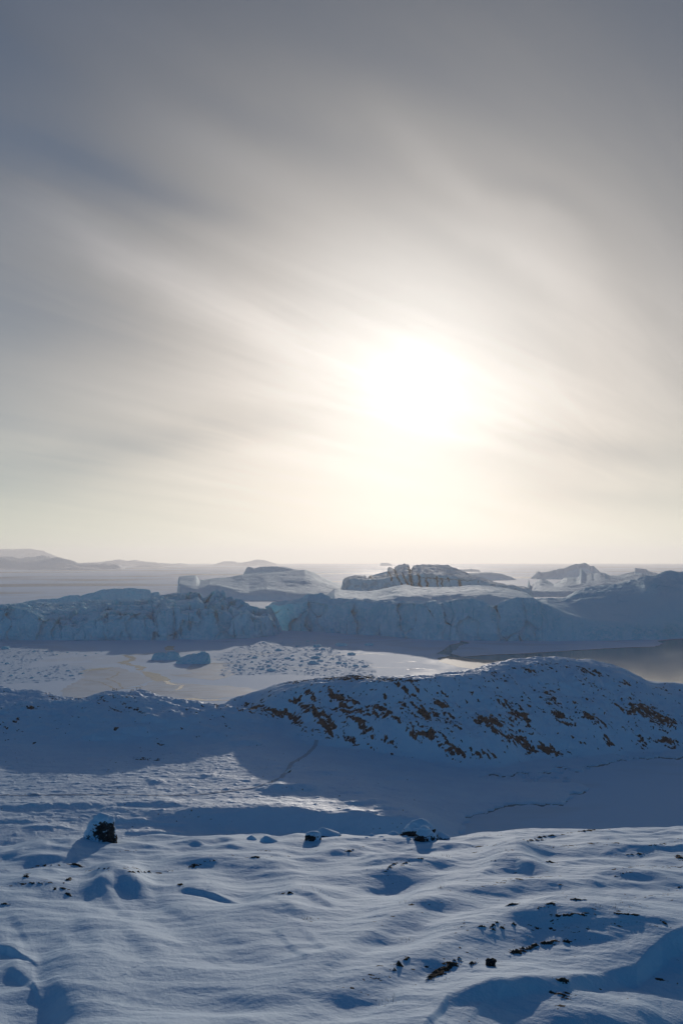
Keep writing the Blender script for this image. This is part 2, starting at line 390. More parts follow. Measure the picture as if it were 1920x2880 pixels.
M_SNOWCAP = flat_mat('loose_snow', (0.80, 0.85, 0.91), 0.6, 0.03)
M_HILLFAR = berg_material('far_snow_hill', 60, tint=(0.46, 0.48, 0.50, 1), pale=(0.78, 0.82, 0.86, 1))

# ------------------------------------------------------------------ land beyond the brow: valley, left ridge, rocky hill
AC = np.linspace(-0.45, 0.45, 1400)
X_ = [-300, 0, 92, 200, 306, 398, 490, 612, 704, 765, 808, 860, 930, 1000, 1150, 1290, 1400, 1500, 1572, 1640, 1720, 1800, 1866, 1920, 2250]
def zc(D, zs): return [(x, D, None, z) for x, z in zip(X_, zs)]
K = []
#                 -300   0   92  200  306  398  490  612  704  765  808  860  930 1000 1150 1290 1400 1500 1572 1640 1720 1800 1866 1920 2250
K.append(zc(405, [  5,   4,   4,   4,   4,   4,   4,   4,   4,   3,   3,   3,   3,   2,   1,  -2,  -4,  -4,  -4,  -4,  -4,  -4,  -4,  -4,  -4]))
K.append(zc(500, [ 11,  10,  10,   9,   8,   7,   6, 5.5, 5.0, 4.6, 4.2,   4, 3.8, 3.5,   3,-0.5,  -4,  -4,  -4,  -4,  -4,  -4,  -4,  -4,  -4]))
K.append(zc(532, [ 12,11.5,  11, 9.8, 8.6, 7.4, 6.3, 5.4, 4.8, 4.4, 4.0, 3.8, 3.6, 3.3,   3,-0.2,  -4,  -4,  -4,  -4,  -4,  -4,  -4,  -4,  -4]))
K.append([(-300,556,None,12.4),(0,556,None,12.3),(120,556,None,12.0),(306,557,None,11.7),(398,558,None,11.6),(490,560,None,11.6),(560,560,2271),(640,560,2268),(704,560,2266),(765,560,2265),(820,558,2268),(880,554,2278),(930,550,2285),
          (1000,548,2290),(1100,547,2294),(1190,547,2300),(1230,552,None,4.5),(1290,556,None,0.6),(1330,556,None,-1.5),(1400,556,None,-4),(2250,556,None,-4)])
K.append(zc(592, [ 13,12.6,12.5,12.4,12.4,12.3,12.2,  12,  12,  12,  12,  12,  12,11.6, 8.5, 1.6,-2.2,  -4,  -4,  -4,  -4,  -4,  -4,  -4,  -4]))
K.append(zc(636, [ 13,12.6,12.5,12.4,12.4,12.4,12.4,12.4,12.6,12.8,12.8,12.6,12.2,11.2, 7.0, 2.6, 2.4, 2.2, 1.9,-1.2,  -3,  -4,  -4,  -4,  -4]))
K.append(zc(662, [13.5,12.8,12.6,12.6,12.6,12.6,12.8,  13,13.2,13.4,13.3,  13,12.4, 9.5, 6.0, 2.9, 2.3, 2.0, 1.6, 0.8,-2.0,  -4,  -4,  -4,  -4]))
K.append(zc(690, [15.0,14.0,13.6,13.4,13.4,13.4,13.4,  14,14.4,14.6,14.2,13.4,12.0, 8.8, 5.0, 1.6, 0.4,-0.2,-0.4,-0.8,-2.0,  -4,  -4,  -4,  -4]))
#  foot of the slopes
K.append([(-300,722,None,18),(0,722,None,17),(200,722,None,16.5),(398,722,None,16),(612,726,None,16),(704,732,None,16.5),(765,738,None,16.5),(808,742,None,15.4),(860,744,None,13.8),
          (930,744,None,12.2),(1000,740,None,11.0),(1150,728,None,7.0),(1290,714,None,1.2),(1400,716,None,0.4),(1499,740,2137),(1572,744,None,0.8),(1640,752,2130),(1720,760,None,0.6),(1800,768,None,0.6),(1920,783,2109),(2250,820,None,0.5)])
#  lower slope
K.append([(-300,765,None,27),(0,765,None,26),(200,765,None,28),(306,765,None,31),(398,765,None,31),(490,765,None,29.5),(612,765,None,26),(704,768,None,22.5),(765,768,None,19.2),(808,764,None,16.6),(860,770,None,16.6),
          (930,776,None,18),(1000,772,None,19),(1150,764,None,19.5),(1290,757,None,16.5),(1400,762,None,17),(1499,778,None,14),(1572,784,None,14),(1640,790,None,14.5),(1720,798,None,14),(1800,806,None,12),(1920,818,None,10),(2250,850,None,10)])
#  left crest (to the right it becomes the shoulder of the hill)
K.append([(-300,800,None,33),(0,800,1989),(61,803,1976),(130,806,1972),(208,810,1968),(250,812,1962),(306,813,1954),(345,813,1952),(398,813,1953),(440,811,1962),(490,808,1970),(550,806,1976),(612,803,1985),(704,798,1997),(765,790,2020),(808,790,2030),(2250,880,None,30)])
K.append([(-300,835,None,30),(0,845,None,28),(200,842,None,30),(306,838,None,41),(398,838,None,41),(490,832,None,35),(612,826,None,30),(684,822,None,28.5),(704,822,None,29.0),(765,815,1955),(808,812,1943),(860,812,1929),
          (930,806,1921),(1000,800,1914),(1071,788,1917),(1150,782,1915),(1290,800,1902),(1360,812,1900),(1400,818,1899),(1500,832,1888),(1572,842,1889),(1640,848,1895),(1720,852,1910),(1800,855,1932),(1866,858,1947),(1920,868,1948),(2250,900,1960)])
#  far crest
K.append([(-300,905,None,38),(-100,905,1925),(0,905,1931),(36,905,1941),(60,905,1944),(92,905,1938),(120,900,1944),(153,896,1955),(196,890,1968),(240,885,None,27),(306,880,None,28),(490,870,None,26),(560,862,None,27),(612,858,1991),(640,856,1980),(650,855,1972),(684,852,1962),(719,850,1949),(765,846,1930),(811,842,1920),(860,838,1914),(899,832,1909),
          (994,822,1901),(1071,812,1907),(1128,806,1903),(1187,812,1902),(1250,824,1896),(1297,834,1890),(1340,844,1881),(1389,858,1866),(1440,868,1858),(1480,876,1854),(1530,884,1850),(1572,890,1849),(1633,894,1854),(1695,893,1866),(1750,890,1881),(1787,886,1900),(1829,884,1921),(1866,884,1924),(1895,888,1921),(1920,892,1927),(2250,925,1950)])
KD, KZ = [], []
for c in K:
    d, z = curve(c, AC); KD.append(d); KZ.append(z)
pxc = 960 + FPX * AC * 0.99
wt = sstep(800, 900, pxc)                                  # 1 on the rocky hill, 0 on the left ridge
for k_, fr, g_ in ((9, 0.25, 0.40), (10, 0.52, 0.70)):
    KD[k_] = KD[k_] * (1 - wt) + wt * (KD[8] + fr * (KD[12] - KD[8])); KZ[k_] = KZ[k_] * (1 - wt) + wt * (KZ[8] + g_ * (KZ[12] - KZ[8]))
KD.append(KD[-1] + 45); KZ.append(KZ[-1] - 12)
KD.append(KD[-1] + 60); KZ.append(np.full_like(AC, -7.0))
KD.append(np.maximum(KD[-1] + 20, 1200.0)); KZ.append(np.full_like(AC, -9.0))
KD = np.array(KD); KZ = np.array(KZ)
for k in range(len(KD)):
    wsm = 4 if k in (10, 11, 12) else 14
    KD[k] = smooth1(KD[k], wsm); KZ[k] = smooth1(KZ[k], wsm)
DM = np.concatenate([np.linspace(405, 520, 60, endpoint=False), np.linspace(520, 1070, 900, endpoint=False), np.linspace(1070, 1180, 30)])
ZM = pchip_cols(KD, KZ, DM)
XM = AC[None, :] * DM[:, None]; YM = np.repeat(DM[:, None], len(AC), 1)
PXM, PYM = to_px(XM, YM, ZM)
# where are we: 0 valley, 1 left ridge, 2 rocky hill
foot = KD[8][None, :]; crestR = KD[12][None, :]
upslope = sstep(-12, 40, YM - foot)
hillmask = upslope * sstep(760, 860, PXM + (YM - 800) * 0.6)
leftmask = upslope * (1 - sstep(700, 820, PXM + (YM - 800) * 0.6))
# relief
rel = 0.55 * fbm2(XM / 38, YM / 30, 4, 3)
hum = np.maximum(0, fbm2(XM / 9, YM / 7, 4, 11)) ** 1.3 * 0.9
hum2 = np.maximum(0, noise2(XM / 4.2, YM / 3.6, 91) - 0.35) * 1.5
flat = (1 - upslope) * sstep(1.2, 4, ZM)
ZM = ZM + rel * (0.6 + 0.4 * sstep(1.5, 8, ZM)) * np.clip(sstep(0, 3, ZM), 0, 1)
ZM = ZM + flat * (hum * 0.55 + hum2 * 0.55)
# rough slopes: rock ribs that run down to the right
th = math.radians(38)
Uh = (XM * math.cos(th) - YM * math.sin(th)); Vh = (XM * math.sin(th) + YM * math.cos(th))
rib = ridge2(Uh / 46 + 0.4 * noise2(XM / 60, YM / 60, 5), Vh / 20, 5, 21, 0.55)
big = fbm2(XM / 60, YM / 45, 4, 31)
step_ = fbm2(XM / 17, YM / 10 + 0.6 * noise2(XM / 30, YM / 30, 8), 5, 41, 0.58)
amp_h = hillmask * sstep(0.5, 6, ZM) * (0.45 + 0.55 * sstep(crestR * 1.0 + 5, crestR - 60, YM))
ZM = ZM + amp_h * (2.4 * big + 1.5 * (rib - 1.0) + 1.9 * step_)
ZM = ZM + leftmask * (1.3 * big * sstep(0, 30, np.abs(YM - KD[10][None, :])) + 1.3 * step_ + 0.5 * (rib - 1))
crz = np.exp(-((YM - KD[10][None, :]) / 14) ** 2) * leftmask
ZM = ZM + crz * 1.2 * fbm2(XM / 8, YM / 8, 4, 77)
def mound(cx, cy, rx, near, farr, h):
    global ZM
    d = PYM - cy + 2.5 * noise2(PXM / 25, PYM / 12, int(cx)); u = np.exp(-((PXM - cx) / rx) ** 4)
    ZM = ZM + h * u * np.where(d > 0, 1 - sstep(0, near, d), np.exp(-(d / farr) ** 2))
for mo in [(835, 2217, 75, 12, 26, 3.2), (760, 2222, 40, 10, 20, 1.4), (1040, 2262, 70, 8, 18, 2.0), (1020, 2285, 60, 8, 16, 1.6), (1100, 2275, 50, 8, 14, 1.5), (585, 2183, 22, 6, 10, 1.6), (440, 2200, 24, 7, 7, 2.6), (533, 2215, 12, 5, 6, 1.2), (97, 2236, 14, 4, 6, 1.0),
           (200, 2266, 110, 10, 16, 2.0), (60, 2270, 80, 8, 14, 1.6), (420, 2262, 90, 9, 14, 2.0), (30, 2310, 60, 5, 10, 1.0), (130, 2330, 60, 5, 10, 1.0), (360, 2310, 70, 6, 12, 1.2), (420, 2345, 60, 6, 10, 1.2), (480, 2320, 50, 5, 10, 0.9), (700, 2090, 60, 10, 14, 2.2), (640, 2060, 60, 12, 16, 2.0),
           (450, 2030, 60, 12, 16, 3.0), (380, 2060, 60, 12, 18, 3.0), (300, 2075, 60, 10, 16, 2.4), (250, 2020, 60, 12, 16, 2.4), (520, 2020, 60, 12, 18, 2.4), (600, 2005, 50, 10, 14, 2.4), (920, 2175, 60, 6, 14, 1.2), (1120, 2190, 50, 6, 14, 1.4), (1000, 2230, 60, 7, 16, 1.2)]:
    mound(*mo[:5], mo[5] * (0.5 if mo[2] < 30 else 0.8))
ZM = ZM + (1 - upslope) * sstep(6, 10, ZM) * 0.30 * fbm2(XM / 24, YM / 9, 4, 78)
# ice foot along the shore: a step where the land meets the frozen bay
sh = fbm2(XM / 16, YM / 16, 4, 55) * 1.1 + fbm2(XM / 4, YM / 4, 3, 56) * 0.35
zs_ = ZM + sh * np.exp(-(ZM / 2.0) ** 2)
shore = np.where(zs_ < 0.25, zs_ * 2 - 1.2, np.where(zs_ < 3.0, 0.9 + (zs_ - 0.25) * (3.0 - 0.9) / 2.75, zs_))
bay = sstep(1180, 1270, PXM) * (YM < 900)
ZM = np.where(bay > 0, ZM * (1 - bay) + shore * bay, ZM)

# bare rock: clusters seen in the photograph, broken up by the relief
gx = np.gradient(ZM, axis=1) / np.gradient(XM, axis=1); gy = np.gradient(ZM, axis=0) / np.gradient(YM, axis=0)
steep = np.sqrt(gx ** 2 + gy ** 2)
dens = np.zeros_like(ZM)
def blob(cx, cy, rx, ry, v, ang=0):
    c_, s_ = math.cos(math.radians(ang)), math.sin(math.radians(ang))
    rx *= 1.3; ry *= 1.25; u = (PXM - cx) * c_ + (PYM - cy) * s_; q = -(PXM - cx) * s_ + (PYM - cy) * c_
    return v * np.exp(-((u / rx) ** 2 + (q / ry) ** 2))
for bl in [(715, 1990, 34, 10, 1.0, 4), (765, 1998, 36, 13, 1.0, 20), (835, 1975, 34, 10, .9, 35), (835, 2030, 30, 12, 1.0, 40), (912, 2020, 34, 16, 1.1, 50), (930, 2050, 34, 14, .9, 45), (982, 2078, 24, 12, 1.0, 40),
           (870, 1955, 25, 9, .8, 50), (945, 1960, 30, 12, .8, 20), (965, 1990, 30, 10, .7, 50), (1020, 2040, 40, 14, .8, 40), (1030, 2070, 26, 14, .8, 60), (1085, 2080, 28, 10, 1.0, 25), (1080, 2010, 40, 12, .9, 20),
           (1010, 2000, 45, 12, .5, 20), (1195, 2005, 30, 14, .6, 40), (1230, 1975, 30, 8, .7, 45), (1165, 2065, 20, 10, 1.0, 50), (1208, 2070, 34, 11, 1.0, 15), (1255, 2030, 38, 10, .6, 15), (1275, 2110, 34, 14, 1.0, 30), (1340, 2122, 50, 10, .9, 0),
           (1370, 2028, 32, 9, 1.0, 10), (1405, 2065, 34, 9, .9, 20), (1480, 2095, 36, 14, 1.15, 35), (1450, 2082, 26, 10, 1., 10), (1540, 2108, 38, 12, .9, 20), (1440, 2000, 34, 10, .8, 40), (1475, 2012, 30, 8, .8, 55),
           (1570, 2010, 34, 9, .8, 45), (1590, 2030, 26, 8, .8, 20), (1672, 2025, 38, 10, .8, 20), (1545, 1960, 20, 6, .6, 40), (1710, 2090, 14, 8, 1.0, 40), (1802, 2085, 20, 12, .8, 60), (1830, 2010, 50, 15, .9, 25), (1870, 2020, 40, 10, .9, 15),
           (1870, 2080, 46, 9, 1.05, 5), (1900, 2095, 30, 8, .9, 0), (1770, 1995, 30, 8, .7, 20), (1660, 1892, 32, 6, .9, 15), (1680, 1928, 32, 6, .6, 30), (1765, 1922, 22, 5, .8, 10), (1850, 1935, 12, 4, 1., 10), (1883, 1948, 18, 4, .9, 30),
           (1430, 1878, 36, 5, .6, 0), (1390, 1897, 24, 7, .5, 20), (1500, 1885, 30, 5, .5, 0), (1570, 1870, 40, 4, .4, 0),
           (860, 1915, 60, 5, 1.0, -8), (970, 1907, 90, 6, 1.05, -3), (1080, 1913, 60, 6, 0.95, 3), (1130, 1912, 60, 4, .6, 0), (790, 1930, 40, 6, .6, -20), (740, 1962, 40, 12, .5, -30),
           (240, 1963, 50, 6, .55, -10), (340, 1958, 50, 6, .7, 0), (300, 1970, 60, 6, .5, 10), (420, 1975, 50, 8, .4, 20), (90, 1990, 22, 6, .8, 5), (145, 1960, 16, 6, .8, 30), (400, 2134, 18, 5, 1.0, 0), (442, 2137, 9, 4, 1.1, 0), (97, 2087, 6, 4, .9, 0),
           (326, 2058, 6, 4, 1.0, 0), (455, 2090, 14, 9, .7, 20), (720, 2100, 26, 8, .7, 10), (470, 2045, 40, 5, .45, 0), (380, 2045, 40, 12, .3, 0), (700, 1985, 12, 5, .9, 0), (605, 1987, 8, 4, .8, 0), (330, 1990, 80, 10, .3, 8), (560, 2010, 60, 9, .35, 20)]:
    dens = np.maximum(dens, blob(*bl))
wq_ = noise2(XM / 15, YM / 15, 68)
tex = 1.0 * fbm2(Uh / 13, Vh / 3.2, 5, 61, 0.62) + 0.8 * fbm2(XM / 3.2, YM / 2.0, 4, 62, 0.62) + 0.5 * (rib - rib.mean())
tex = (tex - tex.mean()) / tex.std()
t2 = fbm2(XM / 4.5 + 2 * wq_, YM / 3.0, 5, 66, 0.7); t2 = (t2 - t2.mean()) / t2.std(); ttm = sstep(-0.2, 0.3, noise2(XM / 40, YM / 40, 67)); tex = tex * (1 - 0.55 * ttm) + t2 * (0.2 + 0.6 * ttm); tex = tex / tex.std()
lowh = 1 - sstep(0.35, 0.85, (YM - foot) / (crestR - foot))
gen = hillmask * (0.13 + 0.17 * lowh + 0.16 * sstep(0.35, 0.8, steep) + 0.10 * sstep(0.1, 0.5, fbm2(XM / 45, YM / 30, 2, 64)))
genl = leftmask * (0.14 + 0.12 * sstep(0.1, 0.5, fbm2(XM / 30, YM / 20, 2, 65)))
dd = np.clip(np.maximum(dens, 0) + gen + genl, 0, 1.2)
rockM = 0.5 + 0.42 * (tex - (2.62 - 2.95 * dd))
rockM = np.where(dd < 0.02, 0.0, rockM)
wd = sstep(0.42, 0.62, rockM)
ZM = ZM - wd * (0.5 + 0.7 * np.abs(fbm2(XM / 3.5, YM / 2.5, 3, 63)))                 # snow lies thicker than the bare rock
small = (1 - upslope) * sstep(3, 6, ZM) * (noise2(XM / 2.2, YM / 2.0, 71) > 0.60) * (fbm2(XM / 40, YM / 30, 3, 72) > 0.1)
rockM = np.maximum(rockM, small * 0.6)

def land_z(x, y):
    a = np.clip((x / y - AC[0]) / (AC[1] - AC[0]), 0, len(AC) - 1.001); ia = int(a); fa = a - ia
    j = int(np.clip(np.searchsorted(DM, y) - 1, 0, len(DM) - 2)); fd = (y - DM[j]) / (DM[j + 1] - DM[j])
    q = ZM[j:j + 2, ia:ia + 2]; return float((q[0, 0] * (1 - fa) + q[0, 1] * fa) * (1 - fd) + (q[1, 0] * (1 - fa) + q[1, 1] * fa) * fd)
def hit_land(px, py, d0=480, d1=1100):
    a, t = slope_of(px, py)
    for D in np.arange(d0, d1, 0.5):
        if CAMZ + t * D <= land_z(a * D, D): return Vector((a * D, D, land_z(a * D, D)))
    return Vector((a * d1, d1, 0))

fm = lambda A_: 0.25 * (A_[:-1, :-1] + A_[1:, :-1] + A_[:-1, 1:] + A_[1:, 1:])
side = fm(PXM + (YM - 800) * 0.6) > 790
onup = fm(YM) > fm(np.repeat(foot, len(DM), 0)) - 6
visible = fm(ZM) > -4
for nm, keep in (('snow_valley', ~onup & visible), ('snow_ridge', onup & ~side & visible), ('rocky_hill', onup & side & visible)):
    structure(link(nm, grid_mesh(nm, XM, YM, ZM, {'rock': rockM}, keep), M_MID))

def shore_crack(x0, x1, dlo, dhi, up):
    P = []
    for i_ in range(len(AC)):
        px_ = 960 + FPX * AC[i_] * 0.985
        if not (x0 <= px_ <= x1): continue
        js = np.where((DM > dlo) & (DM < dhi))[0]; zz = ZM[js, i_]
        cr_ = np.where((zz[:-1] < 0.05) & (zz[1:] >= 0.05))[0] if up else np.where((zz[:-1] >= 0.05) & (zz[1:] < 0.05))[0]
        if len(cr_):
            D_ = DM[js[cr_[-1 if up else 0]]]; P.append((AC[i_] * D_, D_))
    segs, cur = [], [P[0]] if P else []
    for p_ in P[1:]:
        if abs(p_[1] - cur[-1][1]) > 9: segs.append(cur); cur = [p_]
        else: cur.append(p_)
    segs.append(cur)
    for sg in segs:
        if len(sg) < 12: continue
        xs = np.array([q[0] for q in sg]); ys = np.array([q[1] for q in sg]); ys = smooth1(ys, 1)
        wv = np.clip(2.2 + 3.6 * fbm2(xs / 14, ys / 14, 3, 88), 0.3, 6.0)
        n_ = len(xs); vs = [(xs[k], ys[k] - wv[k], 0.05) for k in range(n_)] + [(xs[k], ys[k] + 1.2, 0.05) for k in range(n_)]
        me = bpy.data.meshes.new('tide_crack_shade'); me.from_pydata(vs, [], [(k, k + 1, n_ + k + 1, n_ + k) for k in range(n_ - 1)]); me.update()
        structure(link('tide_crack_shade', me, M_CRACK_SHADE, smooth=False))  # flat strip, no real gap: its shade is painted as dark colour
shore_crack(1283, 1935, 690, 800, True)
shore_crack(1275, 1665, 540, 680, True)

# ------------------------------------------------------------------ foreground slope
AF = np.linspace(-0.45, 0.45, 1250)
brow = [(-300, 2390), (0, 2381), (92, 2368), (159, 2361), (233, 2354), (280, 2358), (318, 2364), (367, 2358), (429, 2350), (520, 2355), (600, 2352), (673, 2347), (735, 2352), (778, 2364), (827, 2355), (960, 2350), (1110, 2352), (1266, 2351), (1389, 2340), (1511, 2331), (1633, 2326), (1760, 2329), (1817, 2329), (1920, 2326), (2250, 2320)]
bx_, by_ = zip(*brow)
def base_z(D): return CAMZ - 12.0 - 0.12 * D
DF = np.concatenate([np.geomspace(14, 29, 60, endpoint=False), np.geomspace(29, 96, 820, endpoint=False), np.linspace(96, 430, 120)])
XF = AF[None, :] * DF[:, None]; YF = np.repeat(DF[:, None], len(AF), 1)
ZF = base_z(YF)
PXF, PYF = to_px(XF, YF, ZF)             # where the undisturbed slope lies; drifts are laid on that
off = np.zeros_like(ZF)
def segdist(pts):
    """signed offset (px) below (+) or above (-) a polyline, and fade beyond its ends"""
    pts = sorted(pts); xs = [p[0] for p in pts]; ys = [p[1] for p in pts]
    yl = np.interp(PXF, xs, ys)
    fade = sstep(xs[0] - 10, xs[0] + 0.42 * (xs[-1] - xs[0]), PXF) * (1 - sstep(xs[-1] - 0.42 * (xs[-1] - xs[0]), xs[-1] + 10, PXF))
    return PYF - yl, fade
def xwide(pts): return pts[-1][0] - pts[0][0] > 600
def drift(pts, hp, near, farr):
    """a drift crest at the given picture points, hp px high, steep towards the camera and gentle behind"""
    global off
    d, fade = segdist([(x, y + hp) for x, y in pts])
    d = d + 5 * noise2(PXF / 60, PYF / 40, len(pts) + int(pts[0][0]))
    prof = np.where(d > 0, 1 - sstep(0, near, d), np.exp(-(d / farr) ** 2))
    off += (1.0 if xwide(pts) else 1.1) * fade * prof * hp * YF / FPX
def hollow(cx, cy, rx, ry, hp, ang=0):
    global off
    c_, s_ = math.cos(math.radians(ang)), math.sin(math.radians(ang))
    u = (PXF - cx) * c_ + (PYF - cy) * s_; q = -(PXF - cx) * s_ + (PYF - cy) * c_
    off += -hp * YF / FPX * np.exp(-((u / rx) ** 2 + (q / ry) ** 2))
def drift_st(pts, hp, near, farr):
    """like drift but for steep lines: pts from top to bottom, the steep side to the left/below"""
    P = [np.array(p, float) for p in pts]; Q = []
    for i in range(len(P) - 1):
        p0, p1, p2, p3 = P[max(i - 1, 0)], P[i], P[i + 1], P[min(i + 2, len(P) - 1)]
        for f in np.linspace(0, 1, 5, endpoint=False): Q.append(p1 + 0.5 * f * (p2 - p0 + f * (2 * p0 - 5 * p1 + 4 * p2 - p3 + f * (3 * (p1 - p2) + p3 - p0))))
    Q.append(P[-1]); Q = np.array(Q); mg = max(near, farr * 2.3) + 10
    ci = np.where((PXF.max(0) > Q[:, 0].min() - mg) & (PXF.min(0) < Q[:, 0].max() + mg))[0]; ri = np.where((PYF[:, 0] > Q[:, 1].min() - mg) & (PYF[:, 0] < Q[:, 1].max() + mg))[0]
    if not len(ci) or not len(ri): return
    sl_ = (slice(ri[0], ri[-1] + 1), slice(ci[0], ci[-1] + 1)); px_, py_ = PXF[sl_], PYF[sl_]
    wob = 6 * noise2(px_ / 38, py_ / 30, int(pts[0][0])); px_ = px_ + wob; py_ = py_ + wob * 0.5
    best = np.full(px_.shape, 1e9); sgn = np.zeros(px_.shape); tt = np.zeros(px_.shape); L = len(Q) - 1
    for i in range(L):
        (x0, y0), (x1, y1) = Q[i], Q[i + 1]; vx, vy = x1 - x0, y1 - y0; l2 = vx * vx + vy * vy + 1e-6
        t = np.clip(((px_ - x0) * vx + (py_ - y0) * vy) / l2, 0, 1); ex = px_ - x0 - t * vx; ey = py_ - y0 - t * vy; d = ex * ex + ey * ey; nn = d < best
        best = np.where(nn, d, best); sgn = np.where(nn, np.sign(vx * ey - vy * ex), sgn); tt = np.where(nn, (i + t) / L, tt)
    best = np.sqrt(best)
    fade = sstep(0, 0.3, tt) * (1 - sstep(0.65, 1.0, tt))
    prof = np.where(sgn > 0, 1 - sstep(0, near, best), np.exp(-(best / farr) ** 2))
    off[sl_] += 0.55 * fade * prof * hp * YF[sl_] / FPX
# big forms
off += 0.35 * fbm2(XF / 13, YF / 8, 3, 201) + 0.12 * fbm2(XF / 5, YF / 3, 3, 203)
# lip above the shaded bowl, lower right
d, f_ = segdist([(1040, 2990), (1180, 2900), (1260, 2800), (1380, 2768), (1480, 2752), (1600, 2738), (1700, 2712), (1790, 2690), (1860, 2650), (1920, 2632), (2050, 2600), (2300, 2580)])
off += -5.2 * sstep(0, 560, d) * sstep(1050, 1500, PXF) - 0.5 * sstep(0, 30, d) * sstep(1050, 1500, PXF)
# long swells that sweep up to the right
for sw, hp_, nr_, fr_ in [([(760, 2880), (960, 2770), (1130, 2675), (1300, 2612), (1500, 2578), (1750, 2574), (1960, 2600), (2200, 2640)], 34, 70, 60),
                          ([(560, 2880), (760, 2780), (920, 2680), (1060, 2590), (1250, 2512), (1450, 2474), (1700, 2455), (1960, 2440), (2200, 2430)], 26, 56, 60),
                          ([(600, 2600), (740, 2550), (880, 2500), (1010, 2465), (1150, 2432), (1300, 2404), (1500, 2388), (1700, 2378), (1950, 2362), (2200, 2350)], 18, 30, 40),
                          ([(200, 2460), (350, 2440), (500, 2425), (650, 2412), (820, 2402), (1000, 2390), (1200, 2376), (1400, 2362), (1600, 2350)], 10, 16, 24),
                          ([(-300, 2520), (-100, 2490), (60, 2476), (200, 2470), (340, 2478), (460, 2500), (640, 2560)], 22, 46, 36),
                          ([(-300, 2420), (-50, 2405), (100, 2392), (260, 2384), (420, 2388), (600, 2380)], 9, 14, 22)]:
    drift(sw, hp_, nr_, fr_)
drift([(190, 2372), (240, 2364), (290, 2366), (340, 2376)], 7, 8, 12); hollow(70, 2830, 150, 60, 34, 12); hollow(330, 2500, 150, 26, 12, 14); hollow(640, 2520, 110, 16, 9, 8); hollow(1080, 2490, 120, 22, 12, -6); hollow(960, 2830, 160, 40, 20, -20); hollow(700, 2830, 200, 30, 12, 6); hollow(560, 2640, 220, 60, 18, 20); hollow(700, 2470, 130, 24, 10, 8)
# shaded pockets and their crests
drift([(1330, 2440), (1390, 2422), (1450, 2418), (1500, 2428), (1560, 2450)], 30, 26, 60)
hollow(1440, 2475, 90, 22, 16)
for a_ in [([(300, 2392), (370, 2382), (440, 2380), (500, 2390)], 7, 9, 16), ([(60, 2452), (120, 2444), (190, 2446)], 8, 12, 20), ([(640, 2440), (720, 2430), (800, 2428), (880, 2438)], 8, 14, 26), ([(1010, 2428), (1080, 2418), (1150, 2420), (1210, 2432)], 9, 16, 26),
           ([(1080, 2560), (1180, 2540), (1290, 2538), (1380, 2550)], 10, 26, 40), ([(660, 2560), (740, 2552), (820, 2562), (900, 2590)], 8, 22, 50), ([(1130, 2720), (1230, 2700), (1320, 2700), (1400, 2720)], 10, 26, 30), ([(1600, 2480), (1720, 2470), (1840, 2468), (1940, 2476)], 8, 14, 26),
           ([(560, 2395), (640, 2388), (720, 2390)], 6, 8, 12), ([(1250, 2372), (1330, 2366), (1410, 2366), (1480, 2372)], 6, 7, 12), ([(1820, 2350), (1880, 2346), (1960, 2348)], 6, 6, 10), ([(1620, 2350), (1700, 2346), (1780, 2350)], 5, 6, 10), ([(0, 2700), (50, 2716), (90, 2740), (120, 2790)], 12, 26, 40)]:
    drift(*a_)
drift([(1680, 2402), (1780, 2392), (1870, 2385), (1960, 2378), (2100, 2370)], 12, 8, 40)
drift([(225, 2480), (270, 2466), (320, 2456), (380, 2462), (440, 2490)], 30, 30, 50)
drift([(470, 2500), (520, 2490), (580, 2495), (640, 2510), (690, 2524)], 14, 8, 40)
drift([(470, 2384), (540, 2370), (620, 2360), (690, 2357), (740, 2368)], 12, 10, 20)
drift([(20, 2400), (70, 2382), (140, 2370), (230, 2366), (300, 2376)], 14, 16, 20)
drift([(0, 2425), (60, 2412), (130, 2402), (200, 2398), (280, 2404)], 14, 12, 24)
drift([(850, 2415), (930, 2402), (1010, 2400), (1080, 2412)], 10, 12, 30)
drift([(1000, 2380), (1090, 2370), (1180, 2368), (1260, 2374)], 8, 10, 24)
drift([(760, 2515), (830, 2508), (900, 2522), (960, 2545)], 12, 16, 40)
drift([(-60, 2640), (20, 2648), (70, 2672), (110, 2700)], 16, 10, 40)
drift([(430, 2380), (520, 2376), (610, 2378)], 7, 7, 14)
drift([(880, 2372), (960, 2366), (1040, 2366), (1090, 2372)], 6, 7, 14)
drift([(1120, 2392), (1240, 2384), (1360, 2380), (1440, 2386)], 8, 9, 20)
drift([(1560, 2372), (1640, 2364), (1720, 2366), (1800, 2376)], 8, 10, 20)
drift([(1500, 2440), (1600, 2428), (1700, 2425), (1800, 2432)], 8, 14, 30)
drift([(1150, 2660), (1270, 2640), (1380, 2640), (1480, 2655)], 10, 20, 40)
drift([(1250, 2610), (1400, 2590), (1560, 2578), (1760, 2580), (1940, 2600)], 16, 46, 50)
